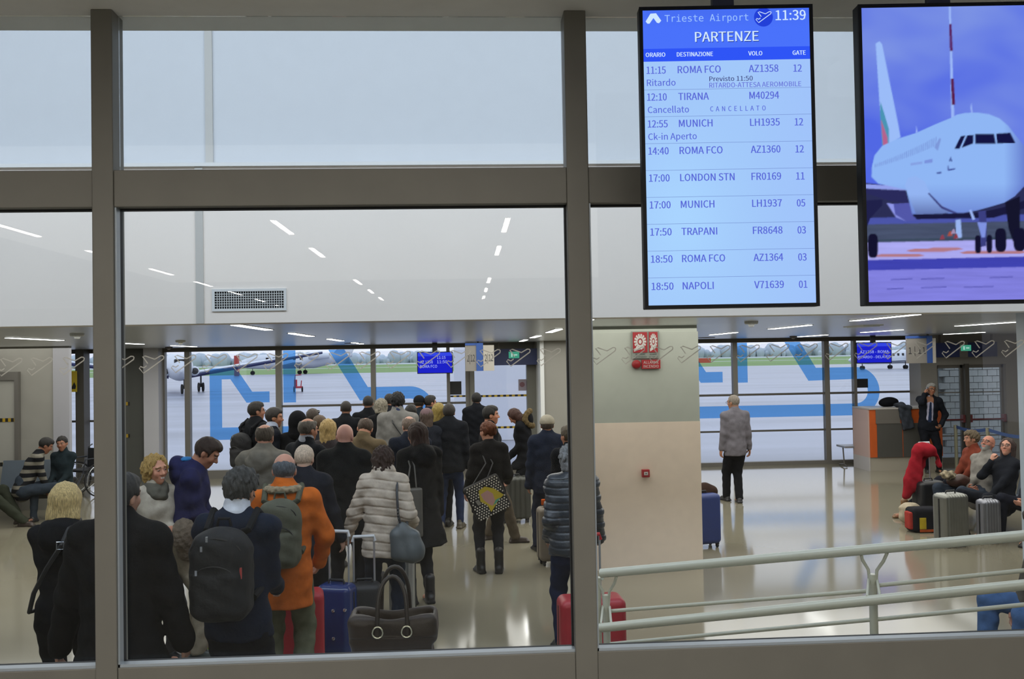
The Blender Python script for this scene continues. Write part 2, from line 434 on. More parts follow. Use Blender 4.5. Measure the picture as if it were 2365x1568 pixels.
        for j, ln in enumerate((.92, 1.03, .97, .78)):
            a0 = wr + d * .088 * hk + sd * (.030 - .020 * j) * hk
            d1 = nrm(d * math.cos(curl) + pn * math.sin(curl)); a1 = a0 + d1 * .036 * ln * hk
            d2 = nrm(d * math.cos(curl * 2.3) + pn * math.sin(curl * 2.3)); a2 = a1 + d2 * .042 * ln * hk
            b.cone(a0 - d * .012, a1, .0098 * hk, .0092 * hk, .004); b.cone(a1, a2, .0092 * hk, .0078 * hk, .003)
        t0 = wr + d * .028 * hk + sd * .028 * hk; t1 = t0 + nrm(d * .7 + sd * .6 + pn * .35) * .042 * hk; t2 = t1 + nrm(d * .9 + sd * .05 + pn * .5) * .032 * hk
        b.cone(t0, t1, .013 * hk, .011 * hk, .008); b.cone(t1, t2, .011 * hk, .009 * hk, .004)
        hand_info.append((wr, d, pn, sd))
    if not hide_legs:
        for sg, hj, kn, an in legs_:
            b.cone(hj, kn, .075 * s, .05 * s, .04); b.cone(kn, an, .048 * s, .034 * s, .02)
            f = V3(0, 1, 0); b.cone(an + V3(0, -.02, -.04), an + V3(0, .12 * s, -.052), .028, .026, .02)
    base = np.array(C(skin)); lip = np.array([base[0] * .95, base[1] * .62, base[2] * .62]); bc = np.array(C(brow)); hcol = np.array(C(hairc))
    Rhi = Rh.T
    def colf(p):
        q = (p - hc_) @ Rh / hs
        c = np.tile(base, (len(p), 1)); x, y, z = q[:, 0], q[:, 1], q[:, 2]
        rosy = np.exp(-(((np.abs(x) - .04) / .02) ** 2 + ((z + .025) / .02) ** 2)) * (y > .03); c *= (1 - .0 * rosy[:, None]); c[:, 1:] *= (1 - .14 * rosy)[:, None]
        def put(msk, col): c[msk] = col
        if beard:
            put((y > .02) & (z < -.036) & (z > -.13) & (np.abs(x) < .075) & (y > -.0), np.array(C(beard)))
        put((np.abs(x) < .024) & (y > .075) & (np.abs(z + .060) < .0095), lip)
        if smile: put((np.abs(x) < .019) & (y > .075) & (np.abs(z + .060 - .12 * np.abs(x)) < .006), np.array([.75, .72, .68]))
        put((np.abs(np.abs(x) - .033) < .019) & (y > .06) & (np.abs(z - .031 + (np.abs(x) - .033) * .25) < .0062), bc)
        ey = (np.abs(np.abs(x) - .031) < .0125) & (y > .072) & (np.abs(z - .010) < .0052)
        put(ey, np.array([.33, .29, .27])); put(ey & (np.abs(np.abs(x) - .031) < .0062), np.array([.03, .02, .015]))
        if hair in ('short', 'ring', 'crop'):
            m_ = (z > -.055) & (y < .03 - .0) & (z < (.05 if hair == 'ring' else .2)) & (np.abs(x) > -1) & ((z > -.02) | (y < -.02)) & ~((y > -.035) & (z < .01) & (np.abs(x) > .068))
            f = .55 if hair == 'short' else .45
            put(m_, base * (1 - f) * .8 + hcol * f) if hair != 'ring' else put(m_ & (y < .01), base * .35 + hcol * .65)
        return c
    b.obj('body', hb, SKIN, root, adapt=.004 if hb < .007 else .006, colors=colf)
    if h > 0 and glasses:
        g = B()
        for sg in (-1, 1):
            pts = [Hh(sg * .033 + .023 * math.cos(a), .102, .006 + .018 * math.sin(a)) for a in np.linspace(0, 2 * PI, 13)[:-1]]
            g.tube(pts, .0022, 5, closed=True); g.tube([Hh(sg * .055, .100, .010), Hh(sg * .082, .05, .012), Hh(sg * .082, -.01, .008)], .002, 5)
        g.tube([Hh(-.010, .104, .008), Hh(.010, .104, .008)], .0022, 5)
        g.obj('glasses', mat('spectacle_frame', '#1a1614', .4), root)
    # ---- hair
    if hair != 'bald':
        q = S(); HM = hairm(hairc)
        ph = random.random() * 9
        if hair in ('short', 'crop', 'curly', 'balding'):
            t_ = {'short': .012, 'crop': .006, 'curly': .017, 'balding': .008}[hair]
            q.ell(Hh(0, -.014, .030), ((.077 + t_) * hs, (.095 + t_) * hs, (.091 + t_) * hs), 0, Rh)
            if hair != 'crop': q.ell(Hh(0, .03, .085), ((.05 + t_) * hs, (.045 + t_) * hs, (.03 + t_) * hs), .02, Rh)
            q.box(Hh(0, .10, -.06), (.12 * hs, .075 * hs, .115 * hs), .02, .012, Rh @ rot('X', -.18), 's')
            q.cut(Hh(0, 0, -.055 if hair != 'curly' else -.04), Rh @ V3(0, .35, -1), .01)
            for sg in (-1, 1): q.ell(Hh(sg * .085, .004, -.025), (.03 * hs, .034 * hs, .042 * hs), .008, Rh, 's')
            if hair == 'balding': q.ell(Hh(0, -.015, .120), (.058 * hs, .098 * hs, .062 * hs), .014, Rh, 's')
        elif hair == 'ring':
            q.ell(Hh(0, -.014, .022), (.084 * hs, .102 * hs, .092 * hs), 0, Rh)
            q.box(Hh(0, .10, -.06), (.12 * hs, .10 * hs, .2 * hs), .02, .012, Rh, 's')
            q.cut(Hh(0, -.02, .034), Rh @ V3(0, .45, 1), .012); q.cut(Hh(0, 0, -.06), Rh @ V3(0, .3, -1), .01)
            for sg in (-1, 1): q.ell(Hh(sg * .085, .004, -.02), (.03 * hs, .03 * hs, .04 * hs), .008, Rh, 's')
        elif hair in ('bob', 'long', 'shag'):
            q.ell(Hh(0, -.016, .030), (.094 * hs, .108 * hs, .104 * hs), 0, Rh)
            lo_ = {'bob': -.125, 'long': -.24, 'shag': -.10}[hair]
            q.econe(Hh(0, -.03, .0), Hh(0, -.045, lo_ + .02), (.098 * hs, .090 * hs), ((.108 if hair == 'bob' else .09) * hs, .07 * hs), Rh @ V3(0, 1, 0), .03)
            q.box(Hh(0, .115, -.09), (.062 * hs, .09 * hs, .145 * hs), .03, .02, Rh @ rot('X', -.12), 's')
            q.box(Hh(0, .16, -.09), (.2 * hs, .10 * hs, .4 * hs), .03, .02, Rh, 's')
            q.cut(Hh(0, 0, lo_), Rh @ V3(0, 0, -1), .02)
            q.ell(Hh(0, .02, -.07), (.058 * hs, .06 * hs, .075 * hs), .01, Rh, 's')
        elif hair == 'bun':
            q.ell(Hh(0, -.016, .030), (.085 * hs, .104 * hs, .098 * hs), 0, Rh)
            q.ell(Hh(0, -.105, .045), (.048 * hs, .042 * hs, .055 * hs), .02, Rh); q.ell(Hh(.02, -.08, .0), (.05 * hs, .04 * hs, .05 * hs), .02, Rh)
            q.box(Hh(0, .10, -.06), (.12 * hs, .07 * hs, .11 * hs), .02, .012, Rh @ rot('X', -.15), 's')
            q.cut(Hh(0, 0, -.055), Rh @ V3(0, .3, -1), .01)
            for sg in (-1, 1): q.ell(Hh(sg * .085, .004, -.025), (.03 * hs, .03 * hs, .04 * hs), .008, Rh, 's')
        am = {'curly': .009, 'bun': .006, 'shag': .010, 'long': .005, 'bob': .0035, 'crop': .001}.get(hair, .0025)
        fz = 22 if hair in ('bob', 'long') else 70
        q.warp(lambda x, y, z: am * (np.sin(x * 95 + ph + np.sin(z * fz)) * np.sin(y * 88 + ph * 2 + 1.5 * np.sin(z * 31 + ph)) + .5 * np.sin(x * 190 + y * 170 + z * fz)))
        q.obj('hair', min(hb * .85, .0085) if not far else .0095, HM, root)
    if cap:
        q = S(); q.ell(Hh(0, -.012, .042), (.097 * hs, .115 * hs, .096 * hs), 0, Rh); q.cut(Hh(0, 0, .015), Rh @ V3(0, 0, -1), .004)
        if cap[1] == 'visor': q.ell(Hh(0, .12, .030), (.066 * hs, .07 * hs, .010 * hs), .01, Rh)
        q.cut(Hh(0, -.1, .0), Rh @ V3(0, 0, -1), .003)
        q.obj('cap', .008, fabric(cap[0]), root)
    if hood == 'up':
        q = S(); q.ell(Hh(0, -.03, .02), (.115 * hs, .13 * hs, .13 * hs), .03, Rh); q.cone(Hh(0, -.04, -.06), neck0, .10 * s, .12 * s, .05)
        q.ell(Hh(0, .10, -.01), (.075 * hs, .08 * hs, .10 * hs), .02, Rh, 's'); q.obj('hood', .011, fabric(top), root)
    # ---- top garment
    topm = fabric(top, stripes=stripes, name=('striped_knit_' + top.strip('#')) if stripes else None) if not (puff == 'shiny') else mat('shiny_puffer_' + top.strip('#'), top, .38, noise=.25, bump=.5, bscale=30, spec=.6)
    q = S(); wf = .93 if fem else 1.
    hemz = hem * h if pose != 'sit' else None
    A0 = (.150 * s * (1.04 if fem else 1) + th, .105 * s + th * 1.1); A1 = (.128 * s * wf + th * 1.25, .092 * s + th * 1.2); A2 = (.152 * s * wf + th, .112 * s + th); A3 = (.13 * s * wf + th, .075 * s + th)
    q.econe(T(0, 0, -.02), T(0, .0, .20), A0, A1, yh, .05); q.econe(T(0, 0, .20), T(0, 0, .38), A1, A2, yh, .05); q.econe(T(0, 0, .38), T(0, -.01, .475), A2, A3, yh, .05)
    if bust: q.ell(T(0, .07, .36), (.12 * s, .07 * s, .07 * s), .05)
    for sg, sh, el, wr, cfg in arms:
        q.cone(T(0, -.012, .50), sh, .052 * s + th, .048 * s + th * .8, .05)
        ra = .046 * s + th * .8; re = .040 * s + th * .75; rw = .030 * s + th * .65
        q.cone(sh, el, ra, re, .045); q.cone(el, wr + nrm(wr - el) * (.03 if topk == 'coat' else -.005), re, rw, .03)
    if pose != 'sit' and hemz < hip[2] - .03:
        bot = V3(hip[0] * .4, hip[1] * .4 + (off[1] * 0), hemz)
        q.econe(T(0, 0, -.02), bot, A0, (A0[0] * (1.02 + skirt), A0[1] * (1.1 + skirt)), (0, 1, 0), .05)
    if hemz: q.cut((0, 0, hemz), (0, 0, -1), .012)
    else: q.econe(T(0, 0, -.02), T(0, .06, -.06), A0, (A0[0], A0[1]), yh, .04)
    q.cone(neck0 + (neck1 - neck0) * .1, neck0 + (neck1 - neck0) * (1.0 if collar else .35), .062 * s + th * .8, .060 * s + th * .6, .02)
    if puff is True: q.econe(neck0 - (neck1 - neck0) * .2, neck0 + (neck1 - neck0) * .95, (.090 * s + .01, .080 * s + .01), (.100 * s + .01, .085 * s + .01), yh, .02)
    if hood is True: q.ell(T(0, -.125, .50), (.125 * s, .075 * s, .105 * s), .03); q.ell(T(0, -.07, .565), (.118 * s, .085 * s, .055 * s), .03)
    if inner:
        q.box(T(0, .16, .33), (.062 * s, .13, .26 * s), .01, .01, Rl, 's')
    p1, p2, p3 = [random.random() * 6 for _ in range(3)]
    wa = .0045 if topk != 'shirt' else .003
    q.warp(lambda x, y, z: wa * (np.sin(x * 23 + z * 31 + p1) * np.sin(y * 27 - z * 17 + p2) + .8 * np.sin(z * 47 + 2.2 * np.sin(x * 13 + p3) + p1) * np.sin(x * 19 + p2)))
    if puff:
        pz = 1 / .075 if puff is True else 1 / .06
        q.warp(lambda x, y, z: .0085 * np.exp(-(np.sin(PI * (z * pz + .35 * np.sin(x * 9 + p1) + .2 * np.sin(y * 7 + p2))) / .30) ** 2) - .003)
    if puff: hc = .0075
    q.obj({'jacket': 'jacket', 'coat': 'coat', 'shirt': 'shirt', 'sweater': 'sweater'}[topk], hc, topm, root)
    if inner:
        q = S(); q.econe(T(0, .008, .05), T(0, .012, .40), (.115 * s, .092 * s + th * .6), (.115 * s, .100 * s), yh, .03); q.cone(neck0, neck1, .066 * s, .060 * s, .02)
        q.obj('shirt', .012, fabric(inner), root)
    if tie:
        q = S(); q.econe(T(0, .115 + th * .5, .06), T(0, .112, .44), (.038, .008), (.02, .008), yh, .005); q.obj('tie', .008, fabric(tie), root)
    if shirt_collar:
        q = S(); q.cone(neck0 + (neck1 - neck0) * .5, neck1 + (neck1 - neck0) * .45, .078 * s + .004, .068 * s + .006, .01); q.obj('collar', .008, fabric(shirt_collar), root)
    if scarf:
        q = S(); q.cone(T(-.04, .035, .545), T(.04, .035, .545), .062 * s, .062 * s, .04); q.cone(T(-.03, -.03, .57), T(.03, -.03, .57), .07 * s, .07 * s, .04); q.cone(T(-.02, .09, .49), T(.03, .085, .50), .045, .045, .04)
        q.warp(lambda x, y, z: .005 * np.sin(z * 90 + x * 30) * np.sin(x * 40 + y * 50)); q.obj('scarf', .009, fabric(scarf), root)
    if furhood:
        q = S()
        for a in np.linspace(0, 2 * PI, 15)[:-1]:
            q.ell(T(.02 + .13 * math.cos(a), -.14 + .045 * math.cos(a * 2), .60 + .12 * math.sin(a)), (.044, .044, .044), .02)
        q.warp(lambda x, y, z: .007 * np.sin(x * 160 + 3 * np.sin(z * 50)) * np.sin(y * 150 + z * 140)); q.obj('fur_trim', .008, mat('fur_' + furhood.strip('#'), furhood, .9, noise=.5, nscale=60, bump=1, bscale=150), root)
        q = S(); q.ell(T(.02, -.15, .58), (.11, .06, .11), .03); q.obj('hood', .012, fabric(top), root)
    # ---- trousers, shoes
    if not hide_legs:
        q = S(); lt = .016 * legw
        q.econe(hip + V3(0, 0, .05), hip + V3(0, 0, -.07), (.150 * s + lt * .3, .105 * s + lt * .3), (.152 * s, .110 * s), (0, 1, 0) if pose != 'sit' else (0, 1, 0), .05)
        for sg, hj, kn, an in legs_:
            q.cone(hj + V3(0, 0, -.03), kn, .082 * s + lt, .054 * s + lt, .05); q.cone(kn, an + V3(0, 0, .035 if boots else -.012), .054 * s + lt, (.040 * s + lt * (1.2 if legw > 1 else .6)), .03)
            q.cut((0, 0, .05), (0, 0, -1), .004)
        q.warp(lambda x, y, z: .0045 * np.sin(z * 52 + 2 * np.sin(x * 15 + p1)) * np.sin(y * 26 + x * 21 + p2))
        q.obj('trousers', hc, fabric(leg, .9), root)
        sm = mat('leather_' + shoe.strip('#'), shoe, .45, noise=.2, bump=.1)
        for sg, hj, kn, an in legs_:
            q = S(); a = an.copy(); a[2] = 0
            fwd = nrm(V3(sg * .22, 1, 0)); sd = np.cross(fwd, V3(0, 0, 1)); R = np.stack([sd, fwd, V3(0, 0, 1)], 1); L = .135 * s * (.92 if fem else 1)
            q.box(a + fwd * .05 * s + V3(0, 0, .016), (.045, L, .016), .014, .01, R)
            q.cone(a - fwd * .035 + V3(0, 0, .05), a + fwd * .13 * s + V3(0, 0, .038), .040, .032, .02); q.cone(a + V3(0, 0, .05), a + V3(0, 0, .11), .042, .044, .03)
            if boots: q.cone(a + V3(0, 0, .08), a + V3(0, 0, .24), .048, .052, .02)
            q.cut((0, 0, .001), (0, 0, -1), .002)
            o = q.obj('shoe', .009 if not far else .012, sm, root)
            if sole:
                b2 = S(); b2.box(a + fwd * .05 * s + V3(0, 0, .012), (.050, L + .008, .013), .012, .01, R); b2.obj('sole', .008, mat('sole_' + sole.strip('#'), sole, .6), o)
    if phone:
        wr, d, pn, sd = hand_info[phone - 1]
        c = wr + d * .08 + pn * .02
        R = np.stack([sd, pn, d], 1); q = S(); q.box(c, (.036, .005, .072), .004, 0, R)
        ph_ = q.obj('mobile_phone', .004, mat('phone_black', '#15161a', .3), None); ph_.matrix_world = Matrix.Translation((top_pt.x, Y, 0)) @ Matrix.Rotation(math.radians(face), 4, 'Z')
        tag(ph_, phone_label.get(label, 'dark mobile phone in the hand of the person'), 'phone')
    return dict(root=root, T=T, s=s, hands=hand_info, arms=arms, th=th, Rl=Rl, hip=hip, face=face, h=h, H=Hh)
phone_label = {}
def attach(o, pr):
    """place a thing that was modelled in the carrier's space (the thing stays a thing of its own)"""
    r = pr['root']; o.location = r.location; o.rotation_euler = r.rotation_euler; return o
# ------------------------------------------------------------------ setting: rooms
M_floor = mat('polished_floor', '#7f7a6a', .10, noise=.05, nscale=1.2, spec=.70, bump=.012, bscale=3)
M_wall = mat('white_plaster', '#cdc8c4', .75, noise=.02, nscale=2)
M_wallw = mat('bulkhead_warm_lit', '#eae2da', .55, noise=.015, nscale=1.5)  # warm lamp light is mixed into the bulkhead colour
M_grey = mat('grey_wall_panel', '#8d8b84', .6, noise=.05, nscale=3)
M_ceil = mat('metal_slat_ceiling', '#c3c7ca', .28, metal=.35, noise=.10, nscale=1.0, bump=.12, bscale=1.0, aniso=(.35, 26, 1))
M_soff = mat('hall_ceiling_paint', '#eeefec', .8, noise=.03)
M_frame = mat('taupe_aluminium', '#77756e', .5, metal=.15, noise=.05, nscale=5)
M_frlit = mat('lit_reveal', '#a9b3bd', .35, metal=.3)  # paler copy of the frame tone, paints the light on its side and sill
M_gask = mat('black_gasket', '#0c1016', .6)
M_dark = mat('dark_metal', '#55524d', .5, metal=.3)
M_alu = mat('grey_aluminium', '#77746f', .4, metal=.4)
M_white = mat('white_paint', '#d6d8d8', .5)
M_glass = glass('pane_glass', (.97, .985, .98), .014)
M_glassf = glass('window_glass', (.96, .98, 1), .035)
XL, XR = -12.5, 12.2
struct('floor', B().box(XL, XR, YP + .1, YW - .05, -.12, 0), M_floor)
struct('ceiling', B().box(XL, XR, YB + .301, YW - .02, ZC, ZC + .12), M_ceil)
zl = P(1000, 382, YB).z
struct('wall_bulkhead', B().box(XL, XR, YB - .0, YB + .3, ZC - .001, zl), M_wallw)
struct('wall_upper', B().box(XL, XR, YB + .34, YB + .45, zl - .3, 7.1), mat('upper_wall_cool_lit', '#c6cacf', .6, noise=.01))  # cooler light on the upper wall is put into its colour
struct('trim_1', B().box(XL, XR, YB - .03, YB + .34, zl, zl + .03), M_white)
xs = P(462, 600, YB).x
struct('trim_2', B().box(xs - .035, xs + .03, YB - .012, YB + .001, ZC, zl), mat('joint_strip', '#b9b8b4', .7))
struct('trim_3', B().box(xs - .035, xs + .03, YB + .322, YB + .341, zl + .03, 7.0), mat('joint_strip', '#b9b8b4', .7))
struct('ceiling_atrium', B().box(XL, XR, 3.5, YB + .4, 7.0, 7.1), M_wall)
struct('wall_atrium', B().box(XL, XR, 3.5, 3.6, ZH + .2, 7.0), M_wall)
struct('wall_left', B().box(XL - .1, XL, -12, YW, -.1, 7.0), M_wall)
struct('wall_right', B().box(XR, XR + .1, -12, YW, -.1, 7.0), M_wall)
# upper hall the camera stands in
struct('floor_hall', B().box(XL, XR, -14, YP - .05, ZF - .1, ZF), mat('hall_floor', '#86837b', .35))
struct('ceiling_hall', B().box(XL, XR, -14, 3.58, ZH, ZH + .2), M_soff)
struct('wall_back', B().box(XL, XR, -14.1, -14, ZF, ZH), mat('hall_back_wall', '#454441', .8))
struct('wall_below', B().box(XL, XR, YP - .05, YP + .12, -.1, .95), M_grey)
# ledge behind the glass
struct('trim_4', B().box(-2.2, 1.0, YP + .13, 4.42, .86, .90), M_white)

# glazed partition
zt1, zt0 = P(1000, 387, YP).z, P(1000, 471, YP).z
zb = P(1000, 1519, YP).z
xm = [(P(214, 784, YP).x, P(264, 784, YP).x), (P(1316, 784, YP).x, P(1367, 784, YP).x)]
pw = xm[1][0] - xm[0][1]
xm = [(xm[0][0] - pw - .08, xm[0][0] - pw)] + xm + [(xm[1][1] + pw * 1.12, xm[1][1] + pw * 1.12 + .08)]
part = empty('glazed_partition', (0, YP, ZF)); part['kind'] = 'structure'
part.name = 'window_1'
def rel(b, o): b.v = [tuple(Vector(v) - o.location) for v in b.v]; return b
for a, c in xm: rel(B().box(a, c, YP, YP + .11, ZF, ZH - .0, .004), part).obj('mullion', M_frame, part)
D_ = .05
for i in range(3):
    x0, x1 = xm[i][1], xm[i + 1][0]
    rel(B().box(x0, x1, YP + .006, YP + .10, zt0, zt1, .003), part).obj('transom', M_frame, part)
    rel(B().box(x0, x1, YP + .006, YP + .10, ZF, zb, .003), part).obj('bottom_rail', M_frame, part)
    for z0, z1, nm in ((zb, zt0, 0), (zt1, ZH, 1)):
        b = B(); e = .0065
        b.m = 0
        b.box(x0, x1, YP + .05, YP + .075, z0, z0 + e * 1.2); b.box(x0, x1, YP + .05, YP + .075, z1 - e, z1); b.box(x0, x0 + e, YP + .05, YP + .075, z0, z1); b.box(x1 - e, x1, YP + .05, YP + .075, z0, z1)
        if nm == 0: rel(b, part).obj('gasket', M_gask, part)
        if nm == 0:
            b = B().box(x0, x1, YP + .012, YP + .05, z0, z0 + .010).box(x0, x0 + .006, YP + .012, YP + .05, z0, z1); rel(b, part).obj('lit_reveal', M_frlit, part)
        rel(B().box(x0 + .003, x1 - .003, YP + .058, YP + .066, z0 + .003, z1 - .003), part).obj('pane', M_glass, part)

# aeroplane film marks on the glass: a row of outlines
icon = [(70, 62), (30, 5), (50, 0), (125, 28), (175, 0), (192, 2), (198, 10), (195, 26), (35, 140), (2, 98), (12, 85), (38, 96), (60, 80)]
M_film = bpy.data.materials.new('frosted_film'); M_film.use_nodes = True
n_ = M_film.node_tree; b_ = n_.nodes['Principled BSDF']; b_.inputs['Base Color'].default_value = (*C('#d8d6cf'), 1); b_.inputs['Roughness'].default_value = .6; b_.inputs['Alpha'].default_value = .55
icx = [22, 92, 166, 234, 289, 350, 424, 495, 566, 637, 708, 780, 850, 920, 988, 1059, 1128, 1197, 1267, 1336, 1395, 1462, 1527, 1591, 1659, 1727, 1796, 1861, 1932, 1999, 2066, 2133, 2201, 2270, 2338]
icx[4] = 281
yf = YP + .0565; film_me = None
for i, u in enumerate(icx):
    c = P(u, 846.5 - (u - 92) * .0186, yf)
    if i % 1 == 0 and any(a - .004 < c.x < b2 + .004 for a, b2 in xm): continue
    k = .090 / 198
    if film_me is None:
        b = B(); pts = [((x - 99) * k, 0, -(z - 70) * k) for x, z in icon]
        b.tube([(p[0], 0, p[2]) for p in pts], .0025, 6); b.v = [(v[0], v[1] * .15, v[2]) for v in b.v]
        o = b.obj('aeroplane_decal', M_film, part); film_me = o.data
    else: o = link('aeroplane_decal', film_me, part)
    o.location = Vector((c.x, yf - .0012, c.z)) - part.location

# column with the call point
ca, cb = P(1338, 784, 10.2).x, P(1617, 1000, 10.2).x
zd = P(1490, 975, 10.2).z
col = struct('wall_column', B().box(ca, cb, 10.2, 10.75, zd, ZC - .07), mat('column_grey', '#b3b7ac', .6, noise=.03))
struct('wall_column_lower', B().box(ca - .002, cb + .002, 10.198, 10.752, 0, zd), mat('column_beige', '#efddca', .55, noise=.03))  # beige up to a straight level line, greyer above it
struct('trim_5', B().box(ca + .01, cb - .01, 10.21, 10.74, ZC - .07, ZC), mat('column_grey', '#b3b7ac', .6, noise=.03))
x2 = P(2351, 900, 8.3).x
struct('wall_pillar', B().box(x2, x2 + .9, 7.6, 8.3, 0, ZC + .12), mat('pale_pillar', '#a9b4bd', .5))
# partition wall right of the queue
struct('wall_inner', B().box(P(1257, 900, 18.2).x, 4.45, 18.2, YW - .08, 0, ZC), mat('inner_wall', '#8a8881', .55, noise=.05, nscale=2))
struct('trim_6', B().box(P(1248, 900, 18.2).x, P(1257, 900, 18.2).x, 18.15, YW - .08, 0, ZC), M_white)
# left wall
struct('wall_front_left', B().box(XL, P(125, 900, 15.7).x, 15.7, 15.76, 0, ZC), M_grey)
struct('wall_front_left_column', B().box(P(125, 900, 15.7).x, P(162, 900, 15.7).x, 15.66, 15.76, 0, ZC), mat('white_column', '#9a9aa0', .55))
# boarded doorway in the left wall
d1 = empty('door_1', (P(-30, 900, 15.68).x, 15.68, 0)); d1['kind'] = 'structure'
zt = P(20, 878, 15.68).z; xa, xb = P(-75, 900, 15.68).x, P(38, 900, 15.68).x
rel(B().box(xa, xb, 15.64, 15.68, 0, zt), d1).obj('door_leaf', mat('pale_board', '#a09f98', .5), d1)
rel(B().box(xb, xb + .06, 15.60, 15.70, 0, zt + .14).box(xa, xb, 15.60, 15.70, zt, zt + .14), d1).obj('door_frame', M_alu, d1)
M_haz = mat('hazard_tape', '#a98a1d', .6, stripes=('#1b1a17', 11, 0, .5))
for v in (970, 1072):
    z = P(20, v, 15.62).z; rel(B().box(xa, xb, 15.632, 15.639, z - .03, z + .03), d1).obj('hazard_tape', M_haz, d1)

# ------------------------------------------------------------------ window wall
def winwall(nm, x0, x1, mull, trans, z0=.0, z1=2.66, sill=.09, Yw=YW, fr=.045, m=M_alu, gl=M_glassf):
    r = empty(nm, (x0, Yw, 0)); r['kind'] = 'structure'
    for x, hw in mull: rel(B().box(x - hw, x + hw, Yw - .08, Yw + .06, z0, z1), r).obj('mullion', m, r)
    xs_ = [x for x, _ in mull]
    rel(B().box(x0, x1, Yw - .09, Yw + .06, z0, z0 + sill), r).obj('sill', m, r)
    rel(B().box(x0, x1, Yw - .09, Yw + .06, z1, ZC), r).obj('header', M_dark, r)
    for a, b2 in zip(mull[:-1], mull[1:]):
        pa, pb = a[0] + a[1], b2[0] - b2[1]
        for t in trans: 
            if t[1] <= (pa + pb) / 2 <= t[2]: rel(B().box(pa, pb, Yw - .05, Yw + .05, t[0] - t[3], t[0] + t[3]), r).obj('transom', M_dark, r)
        rel(B().box(pa, pb, Yw - .006, Yw + .006, z0 + sill, z1), r).obj('pane', gl, r)
    return r
X_ = lambda u: P(u, 900, YW).x
hz1 = P(860, 934, YW).z
winwall('window_2', X_(378), X_(1095), [(X_(378), .05), (X_(435), .055), (X_(645), .06), (X_(863), .05), (X_(1036), .035), (X_(1085), .09)],
        [(hz1, X_(645), X_(1095), .022)], sill=.17)
hz2, hz3 = P(1750, 911, YW).z, P(1750, 995, YW).z
winwall('window_3', X_(1600), X_(2121), [(X_(1604), .04), (X_(1697), .05), (X_(1908), .055), (X_(1973), .032), (X_(2120), .045)],
        [(hz2, -99, 99, .022), (hz3, -99, 99, .018)], sill=.08)
# narrow glazed bay at far left (seen beside the mullion)
winwall('window_4', X_(-40), X_(345), [(X_(150), .04), (X_(197), .05), (X_(272), .12), (X_(300), .03)], [(1.25, -99, 99, .02), (.55, -99, 99, .02)], sill=.1)
struct('wall_dark_bay', B().box(X_(298), X_(345), YW - .25, YW + .1, 0, ZC), mat('dark_bay', '#4b4c48', .6))
struct('wall_white_post', B().box(X_(345), X_(379), YW - .35, YW + .1, 0, ZC), mat('white_post', '#b4b4ba', .5))
struct('wall_left_post', B().box(X_(193), X_(212), YW - .4, YW - .1, 0, ZC), M_dark)
for v in (932, 1006):
    z = P(290, v, YW - .2).z; tag(B().box(P(276, 900, YW - .26).x, P(299, 900, YW - .26).x, YW - .270, YW - .255, z - .035, z + .035).obj('hazard_tape', M_haz),
        'black and yellow hazard tape across the glass bay, %s strip' % ('upper' if v < 950 else 'lower'), 'tape')
# blue aeroplane graphic on the windows
M_blue = mat('blue_film', '#4f8fdc', .6, noise=.03, spec=.2)
n_ = M_blue.node_tree; b_ = n_.nodes['Principled BSDF']; 
tr = n_.nodes.new('ShaderNodeBsdfTranslucent'); tr.inputs[0].default_value = (.50, .84, 1.0, 1); ms = n_.nodes.new('ShaderNodeMixShader'); ms.inputs[0].default_value = .93
n_.links.new(b_.outputs[0], ms.inputs[1]); n_.links.new(tr.outputs[0], ms.inputs[2]); tp = n_.nodes.new('ShaderNodeBsdfTransparent'); tp.inputs[0].default_value = (.47, .73, 1.0, 1); m2 = n_.nodes.new('ShaderNodeMixShader'); m2.inputs[0].default_value = .85; n_.links.new(ms.outputs[0], m2.inputs[1]); n_.links.new(tp.outputs[0], m2.inputs[2]); n_.links.new(m2.outputs[0], n_.nodes['Material Output'].inputs[0])
def graphic(ux, dz, parent, w3=None):
    r = empty('aeroplane_graphic', (ux, YW - .02, 0)); zt = 2.655 - dz
    bars = [[(0, .80), (4.2, .80), (4.2, 1.057), (.25, 1.057), (.25, 2.07), (.43, 2.07), (.76, 1.57), (1.24, 1.57), (1.24, 1.80), (.88, 1.80), (.55, 2.30), (0, 2.30)],
            [(1.53, 1.557), (1.79, 1.557), (1.79, zt), (1.53, zt)]]
    el = (3.27, 1.84); sl = .615
    c = [(3.13, 1.57), (4.2, 1.575)]; cx, cz, R1, R2 = 4.18, 1.325, .525, .265
    arc = [(cx + R2 * math.cos(a), cz + R2 * math.sin(a)) for a in np.linspace(PI / 2, -PI / 2, 17)]
    arc2 = [(cx + R1 * math.cos(a), cz + R1 * math.sin(a)) for a in np.linspace(-PI / 2, PI / 2, 25)]
    xi, xo = 3.13 - (zt - 1.57) * .60, 3.30 - (zt - 1.85) * .60
    bars.append([(3.13, 1.57 + .0)] + [(cx, 1.575 + .015)] + arc + [(cx, .80)] + arc2 + [(3.30, 1.85), (xo, zt), (xi, zt)])
    for poly in bars:
        B().prism([(x, z + dz) for x, z in poly], -.004, 0).obj('stripe', M_blue, r)
    return r
tag(graphic(X_(485), 0, None), 'big blue aeroplane outline film on the left windows above the queue', 'window film', 'blue aeroplane window films')
tag(graphic(X_(1538), .235, None), 'big blue aeroplane outline film on the right windows behind the walking man', 'window film', 'blue aeroplane window films')

